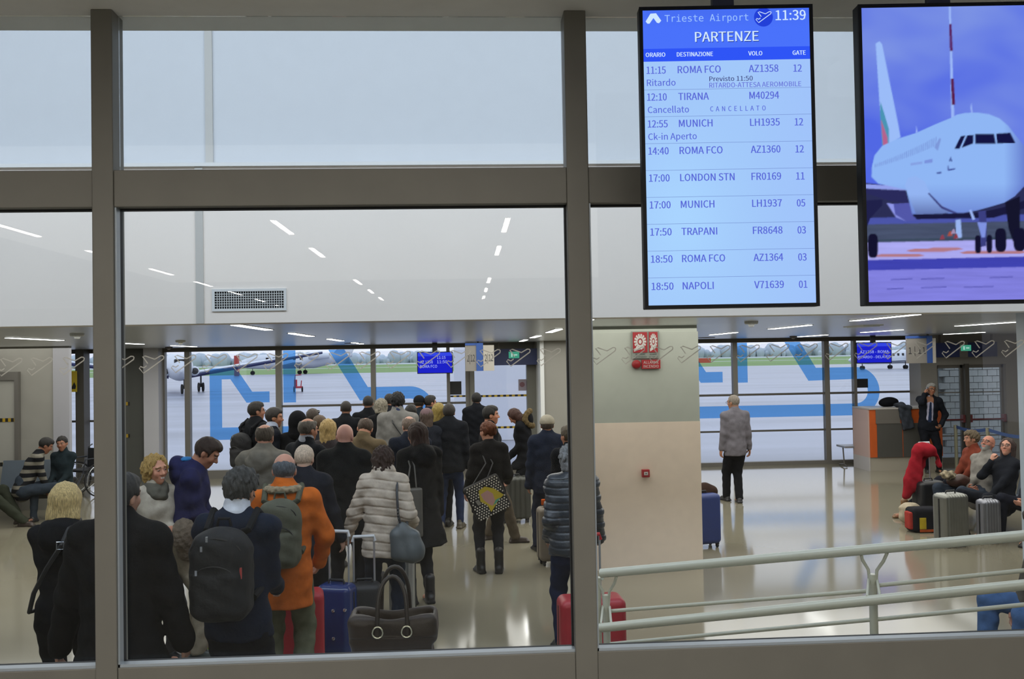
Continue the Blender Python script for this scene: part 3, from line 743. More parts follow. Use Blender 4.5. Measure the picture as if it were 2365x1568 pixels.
# door 2: lit opening behind the queue
d2 = empty('door_2', (X_(1155), YW, 0)); d2['kind'] = 'structure'
rel(B().box(X_(1086), X_(1096), YW - .2, YW + .1, 0, ZC).box(X_(1216), X_(1249), YW - .2, YW + .1, 0, ZC).box(X_(1096), X_(1216), YW - .2, YW + .1, 2.31, ZC), d2).obj('door_frame', mat('door_frame_grey', '#6f6e66', .5), d2)
rel(B().box(X_(1096), X_(1216), YW - .12, YW + .06, 0, .07), d2).obj('threshold', M_alu, d2)
rel(B().box(X_(1096), X_(1216), YW - .005, YW + .005, .07, 2.31), d2).obj('pane', M_glassf, d2)
M_haz2 = mat('hazard_tape_fine', '#c8a93a', .6, stripes=('#1b1a17', 8, 0, .5))
for v in (914, 987):
    z = P(1155, v, YW - .02).z; rel(B().box(X_(1096), X_(1216), YW - .02, YW - .012, z - .022, z + .022), d2).obj('hazard_tape', M_haz2, d2)
z = P(1052, 915, YW - .02).z
tag(B().box(X_(1040), X_(1077), YW - .026, YW - .02, z - .018, z + .018).obj('hazard_tape', M_haz2), 'short black and yellow tape on the narrow pane beside the gate door', 'tape')
def onpane(u0, v0, u1, v1, Y, th=.02):
    a, c = P(u0, v0, Y), P(u1, v1, Y); return a.x, c.x, Y - th, Y, c.z, a.z
tag(B().box(*onpane(1036, 881, 1066, 911, YW - .02)).obj('notice', mat('black_notice', '#0f1013', .5)), 'black square notice on the narrow pane left of the gate door', 'notice')
nn = B(); nn.box(*onpane(1197, 876, 1216, 902, YW - .02)); o = nn.obj('notice', mat('grey_notice', '#9c93a0', .5)); tag(o, 'small grey door notice with a round red mark', 'notice')
B().lathe([(.055, -.004), (.055, 0)], (P(1206, 888, YW - .045).x, YW - .042, P(1206, 888, YW - .045).z), 16, 'y').obj('red_mark', mat('dull_red', '#7d5560', .5), o)
tag(B().box(*onpane(1973, 875, 2004, 895, YW - .02)).obj('notice', mat('black_notice', '#0f1013', .5)), 'black rectangular notice on the right window near the desk', 'notice')
# pale wall seen through the gate door
tag(B().box(X_(1049) * 27 / YW, X_(1262) * 27 / YW + 1, 27, 27.2, 0, 5).obj('jetway_wall', mat('pale_lilac_panel', '#f4f4fb', .8)), 'plain pale panel wall outside the gate door', 'wall')

# door 3: double emergency door at right
YD = 19.0
XD = lambda u: P(u, 900, YD).x
d3 = empty('door_3', (XD(2230), YD, 0)); d3['kind'] = 'structure'
zt = P(2230, 842, YD).z
rel(B().box(XD(2122), XD(2160), YD - .1, YD + .4, 0, ZC).box(XD(2318), XD(2352), YD - .1, YD + .1, 0, ZC).box(XD(2160), XD(2318), YD - .1, YD + .1, zt, ZC), d3).obj('door_frame', mat('door_frame_pale', '#8f8c86', .5), d3)
M_red = mat('dark_red_bar', '#6b2b30', .4)
for a, c in ((2160, 2222), (2229, 2316)):
    xa, xb = XD(a), XD(c)
    lf = B(); lf.box(xa, xb, YD - .03, YD + .03, 0, .12).box(xa, xb, YD - .03, YD + .03, zt - .07, zt).box(xa, xa + .05, YD - .03, YD + .03, 0, zt).box(xb - .05, xb, YD - .03, YD + .03, 0, zt)
    lf = rel(lf, d3).obj('door_leaf', M_alu, d3)
    rel(B().box(xa + .05, xb - .05, YD - .006, YD + .006, .12, zt - .07), d3).obj('pane', glass('tinted_glass', (.75, .78, .76), .04), lf)
    z = P(2270, 967, YD).z
    rel(B().tube([(xa + .06, YD - .12, z), (xb - .06, YD - .12, z)], .018).box(xa + .02, xa + .07, YD - .14, YD - .03, z - .06, z + .10).box(xb - .07, xb - .02, YD - .14, YD - .03, z - .06, z + .10), d3).obj('panic_bar', M_red, lf)
    for v in (905, 1005):
        z = P(2270, v, YD).z; rel(B().box(xa + .05, xb - .05, YD - .012, YD + .012, z - .012, z + .012), d3).obj('glazing_bar', M_alu, lf)
rel(B().box(XD(2221), XD(2230), YD - .16, YD - .04, 0, zt + .02), d3).obj('centre_post', M_dark, d3)
# block wall outside that door, its courses built stone by stone
bw = empty('block_wall', (XD(2140), 21.0, 0), label='grey block wall outside the emergency doors', cat='wall')
M_blk = mat('concrete_block', '#b9bcc0', .9, noise=.12, nscale=6, bump=.3)
bme = None; nb = 0
XD3, XE3 = XD(2175) * 1.1, XD(2350) * 1.13
for r in range(19):
    for c_ in range(14):
        x = XD3 + c_ * .23 + (.115 if r % 2 else 0)
        if x > XE3: continue
        if bme is None:
            o = B().box(0, .218, -.05, .05, 0, .138).obj('block', M_blk, bw); bme = o.data
        else: o = link('block', bme, bw)
        o.location = Vector((x, 21.0 - .004 * ((r * 7 + c_ * 3) % 4), r * .15)) - bw.location
B().box(XD3 - .1 - bw.location.x, XE3 + .5 - bw.location.x, .03, .2, 0, 2.9).obj('mortar', mat('mortar', '#8d9196', .95), bw)

# ------------------------------------------------------------------ lights in the lounge ceiling
M_tube = glow('lamp_diffuser', (1, .98, .95), 9)
M_tubeh = glow('hall_lamp_diffuser', (1, .97, .92), 85)
lt = None
def ceiling_light(x, y, z, L, wd, label, grp, m):
    r = empty('ceiling_light', (x, y, z), label=label, cat='light', group=grp)
    B().box(-wd / 2 - .012, wd / 2 + .012, -L / 2 - .012, L / 2 + .012, -.006, .0).obj('frame', M_white, r)
    B().box(-wd / 2, wd / 2, -L / 2, L / 2, -.010, -.006).obj('diffuser', m, r)
rows = [(-5.2, 'far left'), (-2.0, 'second from the left'), (1.12, 'middle'), (4.12, 'fourth'), (6.7, 'fifth'), (9.7, 'far right')]
for x, nm in rows:
    for k in range(4):
        y = [8.75, 11.35, 14.3, 17.2][k]
        if abs(y - 10.4) < .3: continue
        ceiling_light(x, y, ZC, 1.35, .085, 'slim recessed ceiling light of the %s row, %s from the bulkhead' % (nm, ('nearest', 'second', 'third', 'fourth')[k]), 'slim recessed lights in the lounge ceiling', M_tube)
for x, nm in ((-4.2, 'outer'), (-1.72, 'middle'), (.42, 'inner')):
    for k in range(7):
        if x > -4 and k in (2, 6): continue
        ceiling_light(x, -1.95 - 2.05 * k, ZH, .9, .05, 'slim hall ceiling light mirrored in the glass, %s row, %s towards it' % (nm, ('first', 'second', 'third', 'fourth', 'fifth', 'sixth', 'seventh')[k]), 'hall ceiling lights mirrored in the glass', M_tubeh)
# small ceiling fittings
def detector(u, v, label, dark=False, r=.07):
    p = PC(u, v, ZC); q = empty('smoke_detector', p, label=label, cat='detector')
    m = mat('dark_detector', '#4a4643', .5) if dark else M_white
    B().lathe([(r, 0), (r, -.02), (r * .9, -.03)], n=16).obj('base', m, q); B().lathe([(r * .5, -.03), (r * .35, -.055), (.005, -.06)], n=16).obj('sensor', m, q)
for a in ((417, 786, 'pale smoke detector on the ceiling over the left windows', False), (390, 801, 'brownish smoke detector by the window header at left', True), (1735, 742, 'smoke detector near the bulkhead right of the column', False),
          (1832, 776, 'beige smoke detector by the header of the right windows', True), (178, 770, 'smoke detector on the ceiling at far left', False)): detector(*a)
for u, v, l in ((1632, 779, 'flat dark oval speaker grille in the ceiling right of the column'), (815, 792, 'flat dark speaker grille in the ceiling among the lights over the queue')):
    p = PC(u, v, ZC); q = B().lathe([(.16, 0), (.16, -.008), (.14, -.012)], n=20); q.v = [(a + p.x, b2 + p.y, c + p.z) for a, b2, c in q.v]; tag(q.obj('ceiling_speaker', M_dark), l, 'speaker')
p = PC(1993, 752, ZC); q = empty('ceiling_vent', p, label='small white square ceiling vent with two panels', cat='vent')
B().box(-.13, .13, -.3, .3, -.012, 0).obj('frame', M_white, q)
for s_ in (-1, 1): B().box(s_ * .06 - .045, s_ * .06 + .045, -.25, .25, -.02, -.012).obj('panel', mat('pale_panel', '#c5cccf', .4), q)

# wall vent in the bulkhead
a, c = P(490, 668, YB), P(662, 717, YB)
v = empty('wall_vent', (a.x, YB, c.z), label='white egg-crate air grille in the bulkhead wall', cat='vent')
W_, H_ = c.x - a.x, a.z - c.z; e = .022
B().box(0, W_, -.012, 0, 0, e).box(0, W_, -.012, 0, H_ - e, H_).box(0, e, -.012, 0, e, H_ - e).box(W_ - e, W_, -.012, 0, e, H_ - e).obj('frame', M_white, v)
B().box(e, W_ - e, -.001, .0, e, H_ - e).obj('backing', mat('vent_dark', '#0d0f12', .9), v)
nx, nz = 29, 7
for i in range(1, nx): 
    x = e + (W_ - 2 * e) * i / nx
    if i == 1: o = B().box(-.0024, .0024, -.008, -.003, e, H_ - e).obj('slat', M_white, v); sm_ = o.data
    else: o = link('slat', sm_, v)
    o.location = (x, 0, 0)
for i in range(1, nz):
    z = e + (H_ - 2 * e) * i / nz
    if i == 1: o = B().box(e, W_ - e, -.009, -.004, -.0024, .0024).obj('slat', M_white, v); sm_ = o.data
    else: o = link('slat', sm_, v)
    o.location = (0, 0, z)

# ------------------------------------------------------------------ outdoors
M_tarm = mat('wet_tarmac', '#989ba9', .3, noise=.28, nscale=.45, spec=.45, aniso=(.07, .6, 1))
struct('ground_apron', B().box(-400, 400, YW + .1, 190, -.3, -.02), M_tarm)
M_grass = mat('airfield_grass', '#7f9a5c', .95, noise=.15, nscale=.05, aniso=(.15, 1, 1))
tag(B().box(-900, 900, 190, 1000, -.35, -.03).obj('airfield_grass', M_grass), 'flat green airfield grass beyond the apron', 'grass', kind='stuff')
struct('ground_runway', B().box(-900, 900, 600, 880, -.3, .02), mat('runway', '#b9c0c4', .8))
struct('ground_taxiway', B().box(-900, 900, 330, 345, -.3, .0), mat('taxiway', '#c9ccc9', .8))
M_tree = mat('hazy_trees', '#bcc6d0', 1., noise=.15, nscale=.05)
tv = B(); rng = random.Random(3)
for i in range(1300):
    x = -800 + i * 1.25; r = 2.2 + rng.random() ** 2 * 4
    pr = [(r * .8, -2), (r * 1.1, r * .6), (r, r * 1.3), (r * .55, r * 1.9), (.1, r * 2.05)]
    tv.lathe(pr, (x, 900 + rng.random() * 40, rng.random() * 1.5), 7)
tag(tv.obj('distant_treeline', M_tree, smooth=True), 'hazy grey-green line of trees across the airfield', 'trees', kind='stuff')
# ------------------------------------------------------------------ aircraft and carts on the apron
M_air = mat('aircraft_white', '#d9dde4', .35, noise=.03)
M_navy = mat('aircraft_navy', '#20275a', .4)
M_tyre = mat('tyre', '#17181b', .85)
M_glassd = mat('dark_glazing', '#14171c', .15)
def loft(prof, n=20, axis='x'):
    """prof: (station, radius wide, radius high, centre height)"""
    b = B(); vs = []
    for x, rw, rh, cz in prof:
        for j in range(n):
            a = 2 * PI * j / n; vs.append((x, rw * math.cos(a), cz + rh * math.sin(a)))
    fs = [(i * n + j, i * n + (j + 1) % n, (i + 1) * n + (j + 1) % n, (i + 1) * n + j) for i in range(len(prof) - 1) for j in range(n)]
    fs += [tuple(range(n)), tuple((len(prof) - 1) * n + j for j in range(n))]
    return b.add(vs, fs)
def slabwing(b, root, tip, c0, c1, t0=.25, t1=.08):
    """wing between two stations, chord along x"""
    vs = []
    for p, c, t in ((root, c0, t0), (tip, c1, t1)):
        for dx, dz in ((0, 0), (.3, .5), (1, .05), (.3, -.5)): vs.append((p[0] - dx * c, p[1], p[2] + dz * t))
    return b.add(vs, [(0, 1, 5, 4), (1, 2, 6, 5), (2, 3, 7, 6), (3, 0, 4, 7), (0, 3, 2, 1), (4, 5, 6, 7)])
def wheelpair(r, par, pts, strut_top, rad, wid=.22):
    for (x, y) in pts:
        g = B().tube([(x, y, strut_top), (x, y, rad)], .07, 8).obj('gear_strut', M_dark, par)
        for s_ in (-1, 1):
            B().lathe([(rad * .6, -wid / 2), (rad, -wid * .35), (rad, wid * .35), (rad * .6, wid / 2)], (x, y + s_ * wid * .8, rad), 14, 'y').obj('wheel', M_tyre, par)
def jet(loc, rz, label, L=18., name='business_jet'):
    r = empty(name, loc, rz, label, 'aircraft'); k = L / 18.
    f = loft([(9 * k, .05, .05, 1.5 * k), (8.4 * k, .45 * k, .4 * k, 1.55 * k), (7 * k, .85 * k, .75 * k, 1.7 * k), (5 * k, 1.1 * k, 1.05 * k, 1.9 * k), (-3 * k, 1.1 * k, 1.1 * k, 1.95 * k), (-6 * k, .7 * k, .75 * k, 2.25 * k), (-8.6 * k, .2 * k, .25 * k, 2.7 * k)]).obj('fuselage', M_air, r, smooth=True)
    for s_ in (-1, 1):
        slabwing(B(), (2 * k, s_ * .9 * k, 1.3 * k), (-2 * k, s_ * 8 * k, 1.75 * k), 3.4 * k, 1.2 * k).obj('wing', M_air, r)
        loft([(-2.6 * k, .45 * k, .45 * k, 2.6 * k), (-3.5 * k, .55 * k, .55 * k, 2.6 * k), (-5.6 * k, .35 * k, .35 * k, 2.6 * k)], 12).obj('engine', M_air, r, smooth=True).location = (0, s_ * 1.7 * k, 0)
        slabwing(B(), (-7.6 * k, 0, 5 * k), (-8.8 * k, s_ * 3 * k, 5.1 * k), 1.8 * k, .9 * k, .15, .06).obj('tailplane', M_air, r)
    b = B(); b.prism([(-5.4 * k, 2.6 * k), (-8.0 * k, 5.2 * k), (-9.6 * k, 5.2 * k), (-8.4 * k, 2.6 * k)], -.12 * k, .12 * k); b.obj('fin', M_air, r)
    for i in range(6):
        for s_ in (-1, 1): B().box(-1.5 * k + i * 1.0 * k, -1.1 * k + i * 1.0 * k, s_ * 1.06 * k - .03, s_ * 1.06 * k + .03, 2.1 * k, 2.5 * k).obj('window', M_glassd, r)
    wheelpair(r, r, [(6.2 * k, 0), (-1.2 * k, 1.6 * k), (-1.2 * k, -1.6 * k)], 1.2 * k, .3 * k)
    return r
p = G(680, 864)
jet((p.x, p.y, -.02), PI - .08, 'white business jet seen side on, parked at the edge of the grass', 25)
p = G(2092, 851)
jet((p.x - 2, p.y, -.02), math.radians(200), 'white jet half hidden behind the right hanging monitor', 16)
# turboprop nose and wing at left
p = G(415, 908)
r = empty('parked_aircraft', (p.x, p.y, -.02), math.atan2(-p.y, -p.x) + .04, 'white low-wing aircraft seen head on behind the leftmost windows, navy wing edge', 'aircraft')
loft([(3.2, .1, .1, 1.9), (2.9, .5, .5, 1.95), (2.2, .85, .85, 2.05), (1., 1.05, 1.1, 2.15), (-4, 1.1, 1.15, 2.2), (-14, 1.05, 1.1, 2.3), (-20, .3, .4, 3.2)]).obj('fuselage', M_air, r, smooth=True)
B().box(2.0, 2.5, -.5, .5, 2.5, 2.85, .08).obj('windscreen', M_glassd, r)
for s_ in (-1, 1):
    b = B(); slabwing(b, (-1.5, s_ * .8, 1.55), (-3.2, s_ * 12.5, 3.35), 2.8, 1.3, .46, .2); b.obj('wing', M_air, r)
    b = B(); slabwing(b, (-1.42, s_ * .8, 1.42), (-3.1, s_ * 12.5, 3.27), .7, .5, .40, .22); b.obj('leading_edge', M_navy, r)
    nc = loft([(1.3, .30, .30, 1.9), (1.2, .38, .38, 1.9), (0, .42, .42, 1.9), (-2, .2, .25, 1.95)], 14).obj('engine', M_air, r, smooth=True); nc.location = (0, s_ * 1.15, -.05)
    B().lathe([(.27, 1.302), (.27, 1.32), (.08, 1.42)], (0, 0, 1.9), 14, 'x').obj('intake', M_glassd, nc)
wheelpair(r, r, [(1.6, .3), (-3.5, 1.9), (-3.5, -1.9)], 1.4, .40)
# red marker post, marker board, cart
p = G(547, 868); tag(B().tube([(p.x, p.y, 0), (p.x, p.y, 3.9)], .5, 10).obj('marker_post', mat('signal_red', '#b5443c', .6)), 'red marker post standing out beyond the turboprop wing', 'post')
p = G(1620, 838); tag(B().box(p.x - 3, p.x + 3, p.y - .2, p.y + .2, 0, 1.5).obj('marker_board', mat('signal_orange', '#c65a46', .6)), 'low red marker board out on the grass by the column', 'sign')
p = G(688, 904)
r = empty('towing_cart', (p.x, p.y, -.02), .2, 'small red ground service cart with dark wheels on the apron', 'cart')
mr_ = mat('cart_red', '#b2343f', .5)
B().box(-.35, .35, -.6, .6, .3, .45, .03).box(-.30, -.05, -.2, .2, .45, 1.0, .03).obj('frame', mr_, r)
B().tube([(-.25, 0, 1.0), (-.2, 0, 1.35), (.3, 0, 1.4)], .04, 6).tube([(.25, -.3, .45), (.3, -.3, .9), (.3, .3, .9), (.25, .3, .45)], .035, 6).obj('handle', mr_, r)
for a, c in ((-.3, .45), (.35, .45), (-.3, -.45), (.35, -.45)): B().lathe([(.12, -.06), (.22, -.05), (.22, .05), (.12, .06)], (a, c, .22), 12, 'x').obj('wheel', M_tyre, r)

# ------------------------------------------------------------------ the two big hanging displays
AX = ray(CX, 784); AX.z = 0; AX.normalize(); RX = Vector((AX.y, -AX.x, 0))
def board(corner_px, D):
    us = [c[0] for c in corner_px]; vs = [c[1] for c in corner_px]
    o = CAMP + AX * D
    def onb(u, v):
        r = ray(u, v); t = D / (r.dot(AX)); q = CAMP + r * t - o; return q.dot(RX), q.z
    L = [onb(*c) for c in corner_px]; x0 = (L[0][0] + L[3][0]) / 2; x1 = (L[1][0] + L[2][0]) / 2; z1 = (L[0][1] + L[1][1]) / 2; z0 = (L[2][1] + L[3][1]) / 2
    return o, onb, x0, x1, z0, z1
def display(label, corners, D, bez=.0115):
    o, onb, x0, x1, z0, z1 = board(corners, D)
    c = o + RX * ((x0 + x1) / 2) + Vector((0, 0, z0))
    ang = math.atan2(RX.y, RX.x)
    r = empty('departure_display' if 'departure' in label else 'advert_display', c, ang, label, 'screen')
    W_, H_ = (x1 - x0) / 2, z1 - z0
    B().box(-W_, W_, 0, .045, 0, H_, .003).box(-W_ * .6, W_ * .6, .045, .08, H_ * .2, H_ * .8).obj('housing', mat('display_housing', '#05070b', .5, spec=.2), r)
    b = B(); b.box(-W_, W_, -.004, .0, 0, bez).box(-W_, W_, -.004, 0, H_ - bez, H_).box(-W_, -W_ + bez, -.004, 0, bez, H_ - bez).box(W_ - bez, W_, -.004, 0, bez, H_ - bez); b.obj('bezel', mat('display_bezel', '#05080f', .5, spec=.2), r)
    top = ZH - c.z
    B().box(-.035, .035, .03, .06, H_ * .7, top).box(-.08, .08, -.0, .09, top - .01, top).obj('ceiling_bracket', mat('bracket_navy', '#161a33', .5), r)
    xm_ = (x0 + x1) / 2
    loc = lambda u, v: (onb(u, v)[0] - xm_, onb(u, v)[1] - z0)
    return r, loc, W_ - bez, H_ - bez, bez
r1, loc1, W1, H1, bz = display('tall departure board screen with blue header listing flights', [(1474, 17), (1876, 10), (1893, 707), (1491, 714)], 2.95)
def emi(nm, c, s_=1.): return glow('screen_' + nm, c, s_)
def sq(b, x0, x1, z0, z1, y): return b.add([(x0, y, z0), (x1, y, z0), (x1, y, z1), (x0, y, z1)], [(0, 1, 2, 3)])
ytop = loc1(1484, 22)[1]; yh1, yh2 = loc1(1680, 110)[1], loc1(1680, 139.5)[1]
# backlit page, finely graded as the panel glows
def gradient_panel(name, x0, x1, z0, z1, y, parent, fn, nx=24, nz=40):
    me = bpy.data.meshes.new(name); xs_ = np.linspace(x0, x1, nx + 1); zs_ = np.linspace(z0, z1, nz + 1)
    Z, X = np.meshgrid(zs_, xs_, indexing='ij'); v = np.stack([X.ravel(), np.full(X.size, y), Z.ravel()], 1)
    f = [(j * (nx + 1) + i, j * (nx + 1) + i + 1, (j + 1) * (nx + 1) + i + 1, (j + 1) * (nx + 1) + i) for j in range(nz) for i in range(nx)]
    me.from_pydata(v.tolist(), [], f); ca = me.color_attributes.new('Col', 'FLOAT_COLOR', 'POINT')
    c = fn((X.ravel() - x0) / (x1 - x0), (Z.ravel() - z0) / (z1 - z0)); ca.data.foreach_set('color', np.concatenate([c, np.ones((len(c), 1))], 1).astype('f').ravel())
    me.materials.append(glow('screen_picture', (1, 1, 1), 1, attr='Col')); return link(name, me, parent)
lc = lambda h: np.array(C(h))
def page(u, w_):
    a = lc('#a2c8fa'); b2 = lc('#a9d4ff'); c2 = lc('#9fbffb')
    t = np.exp(-((u - .2) / .3) ** 2 - ((w_ - .35) / .3) ** 2)[:, None]; s_ = np.clip((u - .6) * 2.2, 0, 1)[:, None]
    c = a * (1 - t) + b2 * t; c = c * (1 - s_ * .6) + c2 * s_ * .6
    return c
gradient_panel('page', -W1, W1, bz, yh2, -.0006, r1, page)
gradient_panel('header', -W1, W1, yh1, H1, -.0006, r1, lambda u, w_: lc('#4a72fb')[None] * (1 - .16 * (np.clip(w_ - .5, 0, 1))[:, None]) * np.ones((len(u), 1)))
b = B(); sq(b, -W1, W1, yh2, yh1, -.0008); b.obj('header_band', emi('band', '#2f55f6'), r1)
E_tx = emi('text_blue', '#5a68d8'); E_wh = emi('text_pale', '#cfe6ff'); E_w2 = emi('text_pale2', '#9ec4ff'); E_dk = emi('text_dark', '#3a3f78'); E_ln = emi('rule', '#6f88c9'); E_sh = emi('shadow', '#1b2a80')
M1 = I4
def T1(s, u0, u1, vb, cap_px, m, kind='sans', off=-.0014, spacing=1.):
    a = loc1(u0, vb); c = loc1(u1, vb - (u1 - u0) * .0165)
    text(s, a[0], c[0], a[1], cap_px / 712., M1, m, r1, kind=kind, off=off, spacing=spacing)
T1('Trieste Airport', 1535, 1728, 51, 16, E_w2, 'mono')
T1('11:39', 1791, 1860, 47, 23, E_wh); T1('11:39', 1792, 1861, 47, 23, E_wh, off=-.0015)
T1('PARTENZE', 1607, 1753, 98.5, 23, E_sh, off=-.0012); T1('PARTENZE', 1605, 1751, 97, 23, E_wh); T1('PARTENZE', 1606, 1752, 97, 23, E_wh, off=-.0015)
for s_, a, c, v in (('ORARIO', 1491, 1536, 132), ('DESTINAZIONE', 1563, 1646, 131), ('VOLO', 1728, 1760, 128.5), ('GATE', 1830, 1860, 127)):
    T1(s_, a, c, v, 10, E_wh); T1(s_, a + .7, c + .7, v, 10, E_wh, off=-.0015)
rowsb = [('11:15', 'ROMA FCO', 'AZ1358', '12', 171), ('12:10', 'TIRANA', 'M40294', '', 233), ('12:55', 'MUNICH', 'LH1935', '12', 295), ('14:40', 'ROMA FCO', 'AZ1360', '12', 357.5), ('17:00', 'LONDON STN', 'FR0169', '11', 420),
         ('17:00', 'MUNICH', 'LH1937', '05', 482), ('17:50', 'TRAPANI', 'FR8648', '03', 544.5), ('18:50', 'ROMA FCO', 'AZ1364', '03', 607), ('18:50', 'NAPOLI', 'V71639', '01', 670)]
wd = {'ROMA FCO': 99, 'TIRANA': 70, 'MUNICH': 77, 'LONDON STN': 125, 'TRAPANI': 82, 'NAPOLI': 71}
for i, (t_, d_, f_, g_, v) in enumerate(rowsb):
    sh = i * 1.45
    for k in (0, .8):
        o_ = -.0014 - k * .0001
        T1(t_, 1493 + sh + k, 1537 + sh + i * .8 + k, v, 16.8, E_tx, off=o_); T1(d_, 1565 + sh + k, 1565 + sh + wd[d_] + k, v - 1.4, 16.8, E_tx, off=o_)
        T1(f_, 1729 + sh * 1.1 + k, 1797 + sh * 1.1 + k, v - 4, 16.8, E_tx, off=o_)
        if g_: T1(g_, 1832 + sh * 1.1 + k, 1851 + sh * 1.1 + k, v - 5, 16.8, E_tx, off=o_)
    if i < 8:
        a = loc1(1488, [208, 270, 332, 394, 456, 518, 580, 642][i])
        b = B(); sq(b, -W1, W1, a[1] - .0010, a[1] + .0002, -.0011); b.obj('rule', E_ln, r1)
for k in (0, .4):
    T1('Ritardo', 1494 + k, 1560 + k, 199, 15, E_tx); T1('Cancellato', 1496 + k, 1591 + k, 261.5, 15, E_tx); T1('Ck-in Aperto', 1497 + k, 1609 + k, 323.5, 15, E_tx)
    T1('Previsto 11:50', 1638 + k, 1738 + k, 188, 11, E_dk); T1('RITARDO-ATTESA AEROMOBILE', 1638 + k, 1850 + k, 203, 11.5, emi('text_violet', '#6a74d8')); T1('CANCELLATO', 1640 + k, 1768 + k, 257.5, 11.5, E_tx, spacing=1.3)
# header badge and chevron mark
c = loc1(1763, 40); R_ = 22 / 712.
b = B(); b.add([(c[0] + R_ * math.cos(a), -.0010, c[1] + R_ * math.sin(a)) for a in np.linspace(0, 2 * PI, 41)[:-1]], [tuple(range(40))]); b.obj('badge', emi('badge', '#2340d8'), r1)
k = 36 / 712. / 198
b = B(); b.tube([(c[0] + (x - 99) * k, -.0016, c[1] - (z - 70) * k) for x, z in icon], .0013, 5); b.v = [(v[0], -.0016 + (v[1] + .0016) * .1, v[2]) for v in b.v]; b.obj('aeroplane_icon', E_wh, r1)
pts = [loc1(u, v) for u, v in ((1491, 50), (1502, 32), (1515, 31), (1527, 48), (1522, 54), (1517, 53), (1509, 42), (1500, 55), (1495, 55))]
b = B(); b.add([(x, -.0014, z) for x, z in pts], [tuple(range(len(pts)))]); b.obj('chevron_mark', E_wh, r1)

# the second display: a picture of an airliner, painted on the flat panel
r2, loc2, W2, H2, bz = display('tall advert screen showing a white airliner on a violet-blue runway', [(1980, 11), (2382, 4), (2400, 699), (1998, 706)], 2.95)
NXp, NZp = 200, 346
def inpoly(px, pz, poly):
    r = np.zeros(px.shape, bool); n = len(poly)
    for i in range(n):
        (x1_, y1_), (x2_, y2_) = poly[i], poly[(i + 1) % n]
        cnd = ((y1_ > pz) != (y2_ > pz)); 
        if y1_ != y2_: r ^= cnd & (px < (x2_ - x1_) * (pz - y1_) / (y2_ - y1_) + x1_)
    return r
# picture coordinates: photograph pixels, sampled three times per cell each way
SS = 3
uu = np.linspace(1986, 2394, NXp * SS + 1); vv = np.linspace(4, 706, NZp * SS + 1)
U, V = np.meshgrid(uu, vv, indexing='ij')
V = V  # rows follow the slightly tilted panel
rs = np.random.RandomState(5)
def nz_(U, V, sx_, sy_, seed, oc=4):
    o = np.zeros(U.shape); a = 1.; r0 = np.random.RandomState(seed)
    for k_ in range(oc):
        p = r0.rand(6) * 6.28
        o += a * (np.sin(U / sx_ * 2 ** k_ + p[0] + 1.4 * np.sin(V / sy_ * 1.3 * 2 ** k_ + p[1])) * np.sin(V / sy_ * 2 ** k_ + p[2] + 1.3 * np.sin(U / sx_ * 2 ** k_ * .8 + p[3]))); a *= .55
    return o / 1.6
img = np.empty(U.shape + (3,)); cl = np.clip(nz_(U, V, 120, 90, 3, 3) * .42 + .42 - (V - 60) / 1000, 0, 1)[..., None]
img[:] = lc('#5168e4') * (1 - cl) + lc('#8299e4') * cl
Vs = V + (U - 1990) * .02
def fill(poly, col, shade=None):
    m = inpoly(U, V, poly); c = np.array(C(col)) if isinstance(col, str) else col
    img[m] = (c if shade is None else (c[None] * shade(U[m], V[m])[:, None]))
def band(v0, v1, col, am=0., seed=1):
    m = (Vs > v0) & (Vs < v1); img[m] = lc(col) * (1 + am * nz_(U[m], V[m], 60, 5, seed))[:, None]
band(440, 520, '#2b2e55'); band(505, 523, '#4b55a8'); band(520, 563, '#46506a', .15, 4); band(555, 566, '#3c4a5e', .1)
band(562, 604, '#a9a8ee', .08, 7); band(602, 626, '#3f43b0', .05, 9); band(626, 760, '#807fdc', .09, 11)
for x0, x1, y in ((2095, 2205, 580), (2140, 2230, 577), (2018, 2140, 592), (2220, 2380, 585)): fill([(x0, y), (x0 + 20, y - 4), (x1 - 14, y - 4), (x1, y), (x1 - 20, y + 3), (x0 + 10, y + 3)], '#b07a86')
for x0, x1, y in ((2060, 2110, 646), (2130, 2185, 645), (2290, 2345, 642), (2050, 2090, 668), (2130, 2190, 665), (2230, 2300, 664)): fill([(x0, y), (x1, y - 2), (x1, y), (x0, y + 2)], '#4e4ea8')
fill([(2196.6, 0), (2201, 0), (2209, 272), (2202, 274)], '#9ab6f6')                         # mast
fill([(2197.5, 55), (2203, 55), (2206, 118), (2199, 118)], '#5a2460'); fill([(2201, 182), (2208, 182), (2211, 243), (2203.5, 243)], '#5a1f4e')
shf = lambda u, v: np.clip(1.03 - np.maximum(v - 430, 0) / 190, .45, 1.05)
fill([(1990, 422), (2090, 434), (2102, 470), (2060, 466), (2003, 448), (1990, 448)], '#2a2b5c')             # wing
fill([(1990, 426), (2095, 432), (2096, 441), (1990, 436)], '#93a0ea')
fill([(2050, 470), (2068, 473), (2076, 500), (2110, 508), (2095, 512), (2072, 503), (2062, 488)], '#8e96e8'); fill([(2066, 472), (2104, 470), (2112, 500), (2120, 510), (2095, 512), (2070, 497)], '#5257a8')
fill([(2025, 100), (2034, 95), (2040, 102), (2078, 290), (2083, 318), (2058, 330), (2040, 335)], '#9bbcf8')     # fin
fill([(2036, 235), (2044, 260), (2056, 300), (2056, 332), (2040, 338), (2035, 260)], '#4a94b4'); fill([(2037, 276), (2052, 318), (2053, 333), (2042, 337)], '#b5628e')
